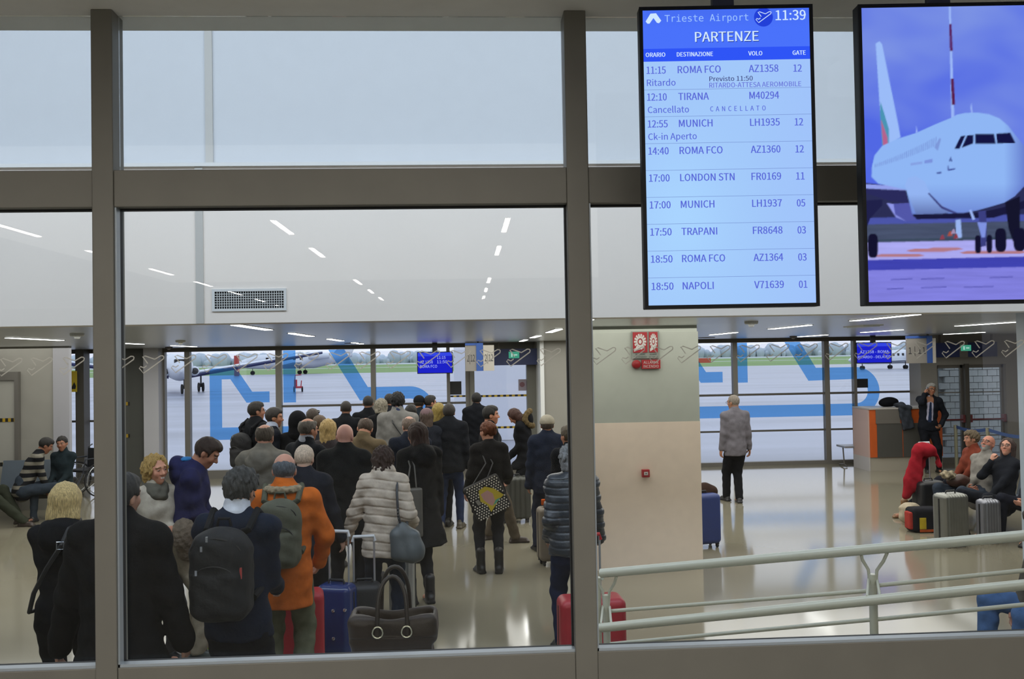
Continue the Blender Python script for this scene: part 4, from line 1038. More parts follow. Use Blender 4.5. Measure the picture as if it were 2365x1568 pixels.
body = [(2016, 385), (2022, 360), (2040, 338), (2075, 322), (2120, 308), (2165, 288), (2200, 274), (2215, 266), (2235, 262), (2262, 261), (2290, 265), (2315, 275), (2335, 292), (2352, 314), (2372, 338), (2384, 372), (2384, 400), (2372, 432), (2350, 455), (2325, 470), (2290, 480), (2260, 488), (2215, 496), (2190, 494), (2110, 496), (2096, 440), (2030, 425), (2015, 410)]
def bsh(u, v):
    t = np.clip((u - 2325) / 50, 0, 1) * .62 + np.clip((v - 425) / 75, 0, 1) * .55 - np.clip((u - 2330) / 60, 0, 1) * np.clip((v - 425) / 75, 0, 1) * .3
    return np.clip(1 - t, .28, 1)
m = inpoly(U, V, body); t_ = bsh(U[m], V[m])[:, None]; img[m] = lc('#8fb6f4') * t_ + lc('#3a3ab4') * (1 - t_)
nacelle = [(2093, 430), (2100, 412), (2118, 408), (2138, 420), (2156, 455), (2185, 480), (2200, 492), (2150, 500), (2120, 499), (2106, 465)]
m = inpoly(U, V, nacelle); t_ = np.clip(1 - (V[m] - 450) / 70, .35, 1)[:, None]; img[m] = lc('#93b4f2') * t_ + lc('#34357e') * (1 - t_)
fill([(2146, 448), (2150, 447), (2180, 478), (2215, 493), (2250, 494), (2250, 497), (2212, 497), (2178, 483)], '#3c3f7c')
for q in ([(2209, 345), (2224, 316), (2235, 314), (2221, 345)], [(2226, 343), (2239, 314), (2254, 313), (2253, 333)], [(2258, 334), (2258, 311), (2302, 311), (2306, 334)], [(2309, 333), (2307, 310), (2340, 308), (2352, 332)]): fill(q, '#141542')
for i in range(30):                                                                              # cabin windows
    x = 2022 + i * 4.9; y = 384 - i * 1.5 - (i * .055) ** 2 * 5; w_ = 1.2; hh_ = 4 + i * .22
    fill([(x, y + hh_), (x + w_, y - hh_), (x + w_ + 1.4, y - hh_), (x + 1.4, y + hh_)], '#6f86cc')
fill([(2162, 342), (2174, 320), (2178, 322), (2170, 350)], '#7d98da')
fill([(2197, 375), (2200, 362), (2204, 375), (2202, 375), (2200, 367), (2199, 375)], '#2f3b88'); fill([(2196, 370), (2204, 370), (2204, 372), (2196, 372)], '#2f3b88')
fill([(2193, 384), (2195, 384), (2196, 392), (2211, 390), (2211, 393), (2196, 396), (2193, 395)], '#3a4694'); fill([(2166, 400), (2178, 398), (2179, 402), (2168, 403)], '#3a4694')
fill([(2106, 378), (2134, 374), (2134, 380), (2106, 384)], '#86a2e4'); fill([(2139, 372), (2158, 368), (2158, 377), (2139, 379)], '#7a92dc')
fill([(2112, 497), (2260, 493), (2300, 486), (2350, 474), (2384, 460), (2384, 480), (2300, 505), (2120, 508)], '#1a1a3c')
fill([(2211, 510), (2223, 508), (2226, 550), (2213, 553)], '#98b4ee')
for x, y, c_ in ((2178, 545, '#8c3f50'), (2196, 537, '#a85040'), (2204, 532, '#a08cb0'), (2210, 543, '#8c3a48')): fill([(x, y), (x + 4, y - 2), (x + 8, y + 9), (x - 4, y + 10)], c_)
fill([(1990, 465), (2040, 462), (2040, 475), (2012, 505), (2003, 528), (1996, 528)], '#20214a')
def wheel(x0, x1, y0, y1):
    a = np.linspace(0, 2 * PI, 24); fill([((x0 + x1) / 2 + (x1 - x0) / 2 * np.sign(np.cos(t)) * abs(np.cos(t)) ** .6, (y0 + y1) / 2 + (y1 - y0) / 2 * np.sign(np.sin(t)) * abs(np.sin(t)) ** .6) for t in a], '#14132e')
fill([(2327, 470), (2362, 455), (2362, 530), (2345, 560), (2335, 530)], '#15152c')
for wq in ((2006, 2030, 541, 597), (2256, 2271, 545, 587), (2283, 2297, 544, 586), (2303, 2330, 529, 584), (2346, 2375, 528, 582)): wheel(*wq)
fill([(2264, 490), (2282, 488), (2284, 530), (2282, 570), (2270, 572), (2268, 530)], '#3b3f80'); fill([(2262, 515), (2284, 516), (2280, 550), (2272, 550)], '#7f92e0'); fill([(2243, 487), (2248, 486), (2257, 508), (2251, 510)], '#9db8f6')
fill([(2247, 250), (2249, 238), (2252, 262), (2249, 262)], '#9db8f6'); fill([(2119, 308), (2120, 291), (2123, 306)], '#9db8f6')
im = img[:-1, :-1].reshape(NXp, SS, NZp, SS, 3).mean((1, 3))
im = np.concatenate([im, im[-1:]], 0); im = np.concatenate([im, im[:, -1:]], 1)
def picture(u, w_):
    uu_ = 1990 + u * 391 + (1 - w_) * 17; vv_ = 17 + (1 - w_) * 681 - u * 6
    i = np.clip((uu_ - 1986) / 408 * NXp, 0, NXp - .01); j = np.clip((vv_ - 4) / 702 * NZp, 0, NZp - .01)
    i0, j0 = i.astype(int), j.astype(int); fi, fj = (i - i0)[:, None], (j - j0)[:, None]
    return (im[i0, j0] * (1 - fi) + im[i0 + 1, j0] * fi) * (1 - fj) + (im[i0, j0 + 1] * (1 - fi) + im[i0 + 1, j0 + 1] * fi) * fj
gradient_panel('picture', -W2, W2, bz, H2, -.0006, r2, picture, NXp, NZp)

# ------------------------------------------------------------------ hanging monitors in the lounge
def monitor(u0, v0, u1, v1, Y, label, lines):
    a, c = P(u0, v0, Y), P(u1, v1, Y)
    r = empty('hanging_monitor', ((a.x + c.x) / 2, Y, c.z), 0, label, 'screen'); W_ = (c.x - a.x) / 2; H_ = a.z - c.z
    B().box(-W_, W_, 0, .06, 0, H_, .004).obj('housing', mat('display_housing', '#05070b', .5, spec=.2), r)
    B().box(-.05, .05, .02, .06, H_ - .02, ZC - c.z).obj('ceiling_bracket', mat('bracket_black', '#101012', .5), r)
    e = .015; b = B(); sq(b, -W_ + e, W_ - e, e, H_ - e, -.002); b.obj('screen_face', emi('monitor_blue', '#2026d6', .9), r)
    b = B(); sq(b, -W_ + e, W_ - e, H_ * .80, H_ - e, -.003); b.obj('screen_header', emi('monitor_band', '#3a4cf2', .9), r)
    for s_, x0, x1, z, cp in lines: text(s_, -W_ + x0 * 2 * W_, -W_ + x1 * 2 * W_, z * H_, cp * H_, I4, emi('monitor_text', '#b9c4ff'), r, off=-.005)
monitor(963, 813, 1046, 862, 18.3, 'small hanging blue monitor over the queue reading the rome flight', [('11:15', .56, .80, .67, .12), ('AZ 1358', .08, .44, .47, .13), ('11:50', .56, .84, .47, .13), ('ROMA FCO', .08, .56, .27, .13)])
monitor(1977, 791, 2060, 838, 18.3, 'hanging blue monitor by the desk reading delayed flight to rome', [('AZ1358 - ROMA', .1, .92, .48, .13), ('RITARDO - DELAYED', .04, .96, .24, .12)])

# ------------------------------------------------------------------ gate signs
M_sgrey = mat('sign_grey', '#8f8b86', .5); M_sblue = mat('sign_blue', '#2f55a0', .5); M_snavy = mat('sign_navy', '#1b2a5c', .45); M_sink = mat('sign_ink', '#2a2c33', .6); M_spale = mat('sign_pale', '#b8b3a9', .5)
def sign(u0, u1, ub, uw, v0, v1, Y, label, txt, txt2, side, order):
    a = P(u0, v0, Y); c = P(uw, v1, Y); r = empty('gate_sign', (a.x, Y, c.z), 0, label, 'sign'); X = lambda u: P(u, 820, Y).x - a.x; H_ = a.z - c.z
    B().box(0, X(u1), 0, .05, 0, H_ - .05).obj('grey_face', M_sgrey, r)
    B().box(X(u1), X(ub), -.02, .06, -.0, H_).box(0, X(ub), -.01, .06, H_ - .05, H_).obj('blue_frame', M_sblue, r)
    B().box(X(ub), X(uw), -.03, .03, 0, H_ - .05).obj('pale_face', M_spale, r)
    B().box(X(u1) + .02, X(u1) + .05, .0, .03, H_, ZC - c.z).obj('hanger', M_dark, r)
    text(txt, X(u0) + .04, X(u1) - .03, H_ * .34, H_ * .24, I4, M_sink, r, off=-.004)
    if txt2: text(txt2, X(ub) + .03, X(uw) - .02, H_ * .34, H_ * .24, I4, M_sink, r, off=-.034)
sign(1074, 1100, 1116, 1141, 792, 856, 17.6, 'hanging gate sign reading 2 and 12 above the gate door', '2|12', '2|12', 0, 0)
sign(2094, 2141, 2153, 2160, 776, 838, 17.6, 'hanging gate sign reading 1 and 11 beside the desk monitor', '1 | 11', None, 0, 0)
def navy(u0, u1, v0, v1, Y, label, ex, seam=None):
    a, c = P(u0, v0, Y), P(u1, v1, Y); r = empty('exit_sign', (a.x, Y, c.z), 0, label, 'sign'); W_, H_ = c.x - a.x, a.z - c.z
    B().box(0, W_, 0, .08, 0, H_, .003).obj('navy_panel', M_snavy, r)
    for x_ in (.1, W_ - .1): B().box(x_ - .015, x_ + .015, .02, .06, H_, ZC - c.z).obj('hanger', M_dark, r)
    X = lambda u: P(u, 820, Y).x - a.x
    B().box(X(ex) - .11, X(ex) + .11, -.012, 0, H_ * .42, H_ * .82).obj('green_exit_light', glow('exit_green', '#4fae90', .75), r)
    b = B(); x = X(ex); b.box(x - .06, x - .03, -.014, -.012, H_ * .5, H_ * .74).box(x + .0, x + .07, -.014, -.012, H_ * .58, H_ * .66); b.obj('exit_symbol', glow('exit_white', '#b9e6d8', .8), r)
    if seam: B().box(X(seam) - .09, X(seam) + .09, -.004, 0, -.02, H_ * 1.1).obj('post', M_alu, r)
navy(1141, 1248, 806, 842, 18.9, 'navy exit header with green running man light over the gate door', 1187)
navy(2162, 2304, 792, 823, 18.7, 'navy exit header with green light over the emergency doors', 2231, 2226)
# yellow warning notice far left, wheel
p0, p1 = P(162, 857, 18.9), P(178, 905, 18.9)
r = empty('warning_sign', (p0.x, 18.9, p1.z), 0, 'yellow warning notice hanging in the glazed bay at left', 'sign')
W_, H_ = p1.x - p0.x, p0.z - p1.z
B().box(0, W_, 0, .01, 0, H_).obj('plate', mat('warning_yellow', '#b39c22', .5), r)
B().tube([(.02, .005, H_), (.02, .005, ZC - p1.z)], .003, 5).tube([(W_ - .02, .005, H_), (W_ - .02, .005, ZC - p1.z)], .003, 5).obj('hanging_wire', M_dark, r)
B().prism([(.03, .06), (W_ - .03, .06), (W_ - .02, .12), (W_ * .6, .20), (.03, .10)], -.004, 0).obj('pictogram', mat('sign_black', '#15150f', .6), r)

# ------------------------------------------------------------------ fire signs on the column
YC = 10.19
M_fr = mat('fire_red', '#a3262c', .45); M_fw = mat('fire_white', '#cfcac4', .5)
def PL(u, v): q = P(u, v, YC); return q
a, c = PL(1461, 766), PL(1523, 827)
r = empty('fire_alarm_sign', (a.x, YC, c.z), 0, 'double red fire alarm sign with hand and rays high on the column', 'sign')
X = lambda u: P(u, 800, YC).x - a.x; Zl = lambda v: P(1490, v, YC).z - c.z
B().box(X(1458), X(1522), -.02, 0, 0, Zl(765)).obj('backing_plate', mat('sign_plate', '#8c9188', .5), r)
for u0, u1 in ((1461, 1494), (1498, 1518)):
    B().box(X(u0), X(u1), -.028, -.02, Zl(814), Zl(767)).obj('red_panel', M_fr, r)
    cx_, cz_ = (X(u0) + X(u1)) / 2, Zl(789); hw = (X(u1) - X(u0)) / 2
    b = B()
    for k_ in range(14):
        an = 2 * PI * k_ / 14; 
        q = [(.35, -.10), (.85, -.12), (.85, .12), (.35, .10)]
        pts = [(cx_ + hw * (x * math.cos(an) - y * math.sin(an)), cz_ + .105 * (x * math.sin(an) + y * math.cos(an))) for x, y in q]; b.add([(x, -.030, z) for x, z in pts], [(0, 1, 2, 3)])
    b.add([(cx_ + hw * .22 * math.cos(t), -.030, cz_ + .024 * math.sin(t)) for t in np.linspace(0, 2 * PI, 13)[:-1]], [tuple(range(12))]); b.obj('ray_symbol', M_fw, r)
    x0_ = X(u0) + .01; b = B(); pts = [(x0_, Zl(812)), (x0_ + hw * .9, Zl(806)), (x0_ + hw * 1.5, Zl(803)), (x0_ + hw * 1.4, Zl(798)), (x0_ + hw * .8, Zl(800)), (x0_, Zl(805))]
    b.add([(x, -.031, z) for x, z in pts], [tuple(range(6))]); b.obj('hand_symbol', M_fw, r)
text('ALLARME', X(1466), X(1489), Zl(820), .019, I4, M_sink, r, off=-.024); text('INCENDIO', X(1463), X(1492), Zl(826), .019, I4, M_sink, r, off=-.024)
text('ALLARME', X(1499), X(1515), Zl(820), .015, I4, M_sink, r, off=-.024); text('INCENDIO', X(1498), X(1518), Zl(826), .015, I4, M_sink, r, off=-.024)
a, c = PL(1480, 831), PL(1524, 851)
r = empty('fire_alarm_siren', (a.x, YC, c.z), 0, 'red round siren with red nameplate below the fire alarm sign', 'alarm'); X = lambda u: P(u, 841, YC).x - a.x
z_ = (a.z - c.z)
B().box(X(1481), X(1524), -.03, 0, 0, z_).obj('nameplate', M_fr, r); text('ALLARME', X(1485), X(1520), z_ * .56, z_ * .30, I4, M_fw, r, off=-.033); text('INCENDIO', X(1485), X(1520), z_ * .12, z_ * .30, I4, M_fw, r, off=-.033)
B().lathe([(.05, 0), (.05, -.03), (.035, -.05), (.01, -.055)], (X(1469), 0, z_ / 2), 20, 'y').obj('siren_disc', mat('siren_red', '#8e1b1f', .35), r)
a, c = PL(1481, 1082), PL(1499, 1101)
r = empty('call_point', (a.x, YC, c.z), 0, 'small square red call point with white centre low on the column', 'alarm'); W_ = c.x - a.x
B().box(0, W_, -.05, 0, 0, W_, .006).obj('box', M_fr, r); B().box(W_ * .24, W_ * .76, -.056, -.05, W_ * .3, W_ * .72).obj('white_plate', M_fw, r); B().box(W_ * .4, W_ * .6, -.058, -.056, W_ * .46, W_ * .56).obj('mark', M_sink, r)

# ------------------------------------------------------------------ ramp railing
M_rail = mat('grey_white_pipe', '#c0c1b3', .35, coat=.2, spec=.5)
A_, B_ = P(1388, 1324, 5.2), P(2420, 1232, 4.14)
A2, B2 = P(1386, 1450, 5.02), P(2420, 1345, 4.02)
rr = empty('ramp_railing', (A_.x, A_.y, 0), 0, 'long grey-white double pipe railing sloping up to the right', 'railing')
def line(A, Bq, t): return A + (Bq - A) * t
L0 = rr.location
def tb(pts, r, nm, par=rr, n=14): b = B().tube([Vector(p) - L0 for p in pts], r, n); return b.obj(nm, M_rail, par, smooth=True)
tb([A_ - (B_ - A_) * .001, B_], .0255, 'upper_handrail')
tb([A2, B2], .0245, 'lower_handrail')
def seam_pt(A, Bq, u):
    lo, hi = 0., 1.
    for _ in range(30):
        m_ = (lo + hi) / 2; q = line(A, Bq, m_) - CAMP; cc = CAMROT.transposed() @ q; uu_ = CX + F * cc.x / -cc.z
        if uu_ < u: lo = m_
        else: hi = m_
    return line(A, Bq, lo)
posts = []
for u in (1400, 2018):
    tp = seam_pt(A_, B_, u); lw = seam_pt(A2, B2, u); posts.append((tp, lw))
    mid = Vector((tp.x, tp.y + .02, 0)); d_ = (B_ - A_); d_.z = 0; d_.normalize()
    pst = tb([(mid.x, mid.y, .02), (mid.x, mid.y, tp.z - .13)], .021, 'post')
    for s_ in (-1, 1):
        tb([Vector((mid.x, mid.y, tp.z - .20)) + d_ * .012 * s_, Vector((mid.x, mid.y, tp.z - .11)) + d_ * .02 * s_, Vector((mid.x, mid.y - .005, tp.z - .06)) + d_ * .05 * s_, Vector((tp.x, tp.y, tp.z - .015)) + d_ * .062 * s_], .0085, 'rail_arm', pst, 8)
        tb([Vector((mid.x, mid.y, lw.z + .06)) + d_ * .02 * s_, Vector((lw.x, lw.y, lw.z + .015)) + d_ * .03 * s_], .007, 'rail_arm', pst, 8)
for (v0, u0, v1, u1, r_) in ((1412, 1400, 1364, 2012, .0105), (1352, 2026, 1314, 2400, .0105), (1488, 1400, 1431, 2012, .0105), (1430, 2026, 1393, 2400, .0105)):
    def onrail(u, v):
        q = seam_pt(A_, B_, u); r_2 = ray(u, v); return CAMP + r_2 * ((q.y + .02) / r_2.y)
    tb([onrail(u0, v0), onrail(u1, v1)], r_, 'infill_rail', rr, 10)
tb([P(1391, 1335, 5.25), P(1345, 1340, 5.4)], .012, 'infill_rail'); tb([P(1391, 1407, 5.25), P(1345, 1411, 5.4)], .012, 'infill_rail')
tb([(posts[0][0].x - .04, posts[0][0].y + .05, .02), (posts[0][0].x - .04, posts[0][0].y + .05, 1.13)], .016, 'post')
struct('floor_ramp', B().add([(.7, 3.5, 0), (.7, 5.25, 0), (.7, 3.5, .2), (.7, 5.25, .2), (6.5, 3.5, 0), (6.5, 4.3, 0), (6.5, 3.5, .8), (6.5, 3.9, .8)], [(0, 1, 3, 2), (4, 5, 7, 6), (2, 3, 7, 6), (0, 1, 5, 4), (1, 3, 7, 5), (0, 2, 6, 4)]), M_floor)

# ------------------------------------------------------------------ desk area
def desk():
    Y = 18.0; a = P(2012, 1090, Y); r = empty('gate_desk', (a.x, Y, 0), 0, 'orange and dark grey boarding desk with pale plinth in front of the right windows', 'desk')
    X = lambda u: P(u, 1000, Y).x - a.x; Z = lambda v: P(2050, v, Y).z
    mo = mat('desk_orange', '#b4521f', .4, noise=.08); ml = mat('desk_laminate', '#9a9488', .5); md = mat('desk_dark_panel', '#43423f', .5, noise=.05)
    W_ = 1.5; h = Z(942)
    B().box(0, W_, .03, .75, 0, Z(1056)).obj('plinth', ml, r)
    B().box(0, W_, .0, .75, Z(1056), h - .03, .004).obj('orange_body', mo, r)
    B().box(-.02, W_ + .02, -.02, .78, h - .03, h).obj('worktop', mat('desk_top', '#a8a4a0', .4), r)
    for x0, x1 in ((.14, .66), (.68, 1.2)): B().box(x0, x1, -.012, 0, Z(1056), Z(978)).obj('dark_panel', md, r)
    B().box(.12, .62, -.02, .02, Z(978), Z(945)).obj('dark_panel', mat('desk_mid_grey', '#5f5b56', .5), r)
    B().box(-.03, -.002, .02, .75, Z(1056), h - .035).obj('side_panel', mat('desk_side', '#b39a92', .5), r)
    B().box(-.03, -.002, .02, .75, 0, Z(1056)).obj('side_plinth', mat('desk_side_pale', '#aaa7a8', .5), r)
    return h, Y
hd, YDk = desk()
def softbag(name, label, cat, loc, fn, m, rz=0, h=.01, parts=()):
    r = empty(name, loc, rz, label, cat); q = S(); fn(q); q.obj('body', h, m, r); return r
p = P(2057, 942, 18.35)
softbag('holdall', 'black soft bag lying on top of the gate desk', 'bag', (p.x, 18.4, hd), lambda q: q.ell((0, 0, .10), (.19, .12, .10), .03).ell((-.1, 0, .08), (.12, .11, .08), .03).cut((0, 0, .002), (0, 0, -1)), fabric('#0d0f14'))
p = P(2088, 942, 18.0)
def jk(q):
    q.box((0, -.0, .02), (.13, .16, .035), .03, .03, rot('Y', .25)).box((.02, -.10, -.20), (.12, .035, .24), .03, .04, rot('Y', -.2)).ell((-.05, .0, .06), (.1, .1, .05), .03)
    q.warp(lambda x, y, z: .008 * np.sin(x * 40 + z * 20) * np.sin(z * 33 + 1))
softbag('folded_jacket', 'dark slate jacket draped over the front edge of the gate desk', 'jacket', (p.x, 18.06, hd), jk, fabric('#33373f'))
# metal bench near the windows
p = P(1960, 1036, 18.8)
r = empty('metal_bench', (p.x, 18.9, 0), 0, 'small metal bench frame left of the desk by the windows', 'bench')
B().box(-.12, .55, -.2, .25, .40, .44, .005).obj('seat', mat('bench_steel', '#8f9298', .35, metal=.5), r)
for x in (-.08, .5): B().tube([(x, -.18, .02), (x, -.05, .05), (x, 0, .40)], .015).tube([(x, -.05, .05), (x, .2, .02)], .015).obj('leg', M_dark, r)
# belt barriers
M_post = mat('barrier_post', '#8b8a76', .35, metal=.3); pb = []
for i, (u, v, Y, l) in enumerate(((2207, 985, 17.6, 'barrier post nearest the man in the dark suit'), (2281, 992, 16.4, 'barrier post behind the seated travellers'), (2400, 1010, 15.2, 'barrier post at the right edge of the lounge'))):
    q = P(u, v, Y); pb.append(q); r = empty('barrier_post', (q.x, Y, 0), 0, l, 'barrier', 'belt barrier posts by the emergency doors')
    B().lathe([(.16, 0), (.16, .02), (.03, .045)], n=20).obj('base', M_post, r); B().lathe([(.032, .03), (.032, q.z - .06)], n=14).obj('pole', M_post, r); B().lathe([(.036, q.z - .06), (.036, q.z + .03), (.02, q.z + .035)], n=14).obj('belt_head', M_post, r)
for i in range(2):
    a, c = pb[i], pb[i + 1]; n_ = 8; pts = [(a.x + (c.x - a.x) * t, a.y + (c.y - a.y) * t, a.z + (c.z - a.z) * t - .05 * math.sin(PI * t)) for t in np.linspace(0, 1, n_)]
    b = B(); vs = []
    for q in pts: vs += [(q[0], q[1], q[2] - .03), (q[0], q[1], q[2] + .03)]
    b.add(vs, [(2 * k_, 2 * k_ + 2, 2 * k_ + 3, 2 * k_ + 1) for k_ in range(n_ - 1)]); o = b.obj('barrier_belt', mat('belt_blue', '#27406f', .7)); sol = o.modifiers.new('s', 'SOLIDIFY'); sol.thickness = .004
    tag(o, ['blue belt from the suited man\'s barrier post rightwards', 'blue belt running off to the right edge behind the seated woman'][i], 'belt')

# ------------------------------------------------------------------ luggage
def suitcase(px, label, col, W_=.42, D_=.25, H_=.62, rz=0, loc=None, ribs=0, handle=0., hcol='#9a9ea3', rough=.4, metal=0., four=True, latch=None, soft=False):
    r = empty('suitcase', loc, rz, label, 'suitcase'); m = mat('case_%s_%d' % (col.strip('#'), metal * 10), col, rough, metal=metal, noise=.08, spec=.5, bump=.15 if soft else .03)
    q = S(); q.box((0, 0, .05 + H_ / 2), (W_ / 2, D_ / 2, H_ / 2), .055, 0)
    if ribs:
        fr = ribs * PI / W_
        q.warp(lambda x, y, z: .010 * np.abs(np.sin((x + y * .0) * fr)) - .004)
    q.obj('shell', .010, m, r)
    B().box(-W_ / 2 - .003, W_ / 2 + .003, -.008, .008, .06, .05 + H_ - .06).obj('zip_line', mat('zip_dark', '#15171a', .6), r)
    for sx_ in (-1, 1):
        for sy_ in ((-1, 1) if four else (1,)):
            B().lathe([(.014, -.012), (.026, -.010), (.026, .010), (.014, .012)], (sx_ * (W_ / 2 - .05), sy_ * (D_ / 2 - .05), .026), 12, 'x').box(sx_ * (W_ / 2 - .05) - .018, sx_ * (W_ / 2 - .05) + .018, sy_ * (D_ / 2 - .05) - .02, sy_ * (D_ / 2 - .05) + .02, .04, .07).obj('wheel', M_tyre, r)
    B().tube([(-.07, 0, .05 + H_), (-.06, 0, .08 + H_), (.06, 0, .08 + H_), (.07, 0, .05 + H_)], .009, 8).obj('carry_handle', mat('handle_dark', '#17191d', .5), r)
    if handle:
        mh = mat('tube_' + hcol.strip('#'), '#b5bac0', .3, metal=.7); top = .05 + H_ + handle
        for sx_ in (-1, 1): B().tube([(sx_ * .085, D_ * .25, .05 + H_ - .02), (sx_ * .085, D_ * .25, top)], .0085, 8).obj('handle_tube', mh, r)
        B().tube([(-.092, D_ * .25, top - .03), (-.085, D_ * .25, top + .01), (.085, D_ * .25, top + .01), (.092, D_ * .25, top - .03)], .014, 8).obj('handle_grip', mat('grip_' + hcol.strip('#'), hcol, .45), r)
    if latch:
        for x, z in latch:
            B().lathe([(.014, 0), (.014, -.012), (.006, -.016)], (x, -D_ / 2 - .0, z), 10, 'y').obj('stud', mat('chrome', '#c9ced4', .15, metal=.9), r)
    return r
def at(u, v, Y, rz=0): q = P(u, v, Y); return (q.x, Y, 0)
suitcase(0, 'glossy navy hard suitcase standing behind the big handbag', '#1c2f63', .30, .20, .56, math.radians(-18), at(778, 1400, 7.45), handle=.40, hcol='#c3c7cc', rough=.25, latch=[(.02, .42), (.12, .43), (.02, .20)])
suitcase(0, 'bright red suitcase behind the legs of the man in orange', '#a01f2c', .43, .24, .60, math.radians(10), at(683, 1440, 7.1), rough=.5, soft=True)
suitcase(0, 'black cabin case with a white tag beside the navy case', '#17191d', .28, .20, .52, math.radians(6), at(842, 1400, 7.62), handle=.36, hcol='#c3c7cc', rough=.6, soft=True)
suitcase(0, 'slim silver ribbed suitcase at the side of the woman in the pale puffer', '#a3a5a3', .24, .40, .62, math.radians(0), at(930, 1330, 8.55), ribs=7, rough=.3, metal=.55)
suitcase(0, 'dark grey ribbed suitcase under the bag of the fur hood woman', '#3d3f3c', .44, .26, .62, .1, at(1190, 1150, 13.4), ribs=6, rough=.35, metal=.3)
suitcase(0, 'pale brown suitcase beside the man in the beige cap', '#756c60', .30, .24, .62, .2, at(1272, 1250, 10.6), rough=.5)
suitcase(0, 'red suitcase with red pull handle behind the pillar of the glass wall', '#9c2430', .48, .26, .62, .05, at(1366, 1460, 6.6), handle=.42, hcol='#a3161f', rough=.45)
suitcase(0, 'blue suitcase standing close to the right side of the column', '#1e3370', .42, .26, .62, .3, at(1622, 1220, 11.3), rough=.55, soft=True)
suitcase(0, 'large silver ribbed suitcase in front of the seated bearded man', '#7d7e79', .35, .26, .60, math.radians(12), at(2196, 1190, 10.95), ribs=9, rough=.33, metal=.75)
suitcase(0, 'small silver ribbed suitcase in front of the seated dark-haired woman', '#85878f', .25, .20, .49, math.radians(4), at(2283, 1200, 11.1), ribs=7, rough=.33, metal=.75)
# low black bag on the floor and white-tagged case near the navy blazer
softbag('duffel_bag', 'low black duffel bag on the floor behind the navy blazer man', 'bag', at(600, 1500, 6.0), lambda q: q.ell((0, 0, .14), (.27, .15, .14), .02).cut((0, 0, .002), (0, 0, -1)), fabric('#191b20'))
o = B().box(-.03, .05, -.14, -.135, .20, .27).obj('luggage_label', mat('paper', '#cfd3d6', .7)); o.location = at(566, 1500, 5.95); tag(o, 'white paper label on the low black duffel bag', 'label')

# big handbag on the ledge
M_bag = mat('brown_black_leather', '#2b211a', .5, noise=.15, bump=.25, bscale=40, spec=.35)
a, c = P(812, 1500, 4.05), P(1010, 1500, 4.05)
hb_ = empty('handbag', ((a.x + c.x) / 2, 4.05, .90), 0, 'large dark brown leather handbag with two tall handles on the ledge', 'handbag')
W_ = (c.x - a.x); zt_ = P(912, 1418, 4.05).z - .90; 
q = S(); Hb = zt_
q.econe((0, 0, .02), (0, 0, Hb * .5), (W_ * .47, .085), (W_ * .475, .08), (0, 1, 0)); q.box((0, 0, Hb * .5), (W_ * .465, .085, Hb * .5), .016, .02); q.box((0, 0, Hb * .86), (W_ * .50, .088, Hb * .14), .02, .03)
q.box((0, 0, Hb), (W_ * .47, .055, Hb * .34), .03, .01, None, 's')
q.warp(lambda x, y, z: .004 * np.sin(x * 31 + z * 11) + .012 * (z > Hb * .8) * np.cos(x * 24) + .003 * np.sin(z * 50 + x * 9))
q.cut((0, 0, .0), (0, 0, -1)); q.obj('body', .006, M_bag, hb_)
for y_, nm in ((-.102, 0), (.102, 1)):
    x_ = W_ * .165; hz_ = P(910, 1322, 4.05).z - .90 + (.0 if nm == 0 else .01)
    pts = [(-x_ - .004, y_, Hb - .07), (-x_, y_, Hb + .05)] + [(-x_ * math.cos(t) * 1.0, y_ * (1 - .3 * math.sin(t)), Hb + .05 + (hz_ - Hb - .05) * math.sin(t)) for t in np.linspace(.1, PI - .1, 13)] + [(x_, y_, Hb + .05), (x_ + .004, y_, Hb - .07)]
    B().tube(pts, .0095, 10).obj('handle', mat('dark_handle_leather', '#231b16', .45, bump=.1), hb_, smooth=True)
    for s_ in (-1, 1):
        b = B(); b.tube([(s_ * x_ + .022 * math.cos(t), y_ * 1.13, Hb - .045 + .024 * math.sin(t)) for t in np.linspace(0, 2 * PI, 15)[:-1]], .0032, 6, closed=True); b.obj('ring', mat('brass_ring', '#c3bfa8', .2, metal=.8), hb_)

# ------------------------------------------------------------------ seats, wheelchair
M_seat = mat('seat_grey', '#4b5560', .6, noise=.05)
def benchrow(loc, rz, n, label, pitch=.56):
    r = empty('seat_row', loc, rz, label, 'seats'); B().box(-.1, n * pitch - .1, -.03, .03, .30, .36).obj('beam', M_dark, r)
    for i in range(n):
        x = i * pitch
        q = B().box(x - .02 + .02, x + .48, -.22, .24, .40, .45, .02); q.obj('seat', M_seat, r)
        q = B().add([(x, -.24, .44), (x + .48, -.24, .44), (x, -.36, .88), (x + .48, -.36, .88), (x, -.21, .44), (x + .48, -.21, .44), (x, -.33, .88), (x + .48, -.33, .88)], [(0, 1, 3, 2), (4, 5, 7, 6), (0, 1, 5, 4), (2, 3, 7, 6), (0, 2, 6, 4), (1, 3, 7, 5)]); q.obj('backrest', M_seat, r)
    for x in (.1, n * pitch - .3): B().tube([(x, 0, .32), (x, -.24, .015), ], .018).tube([(x, 0, .32), (x, .24, .015)], .018).obj('leg', M_alu, r)
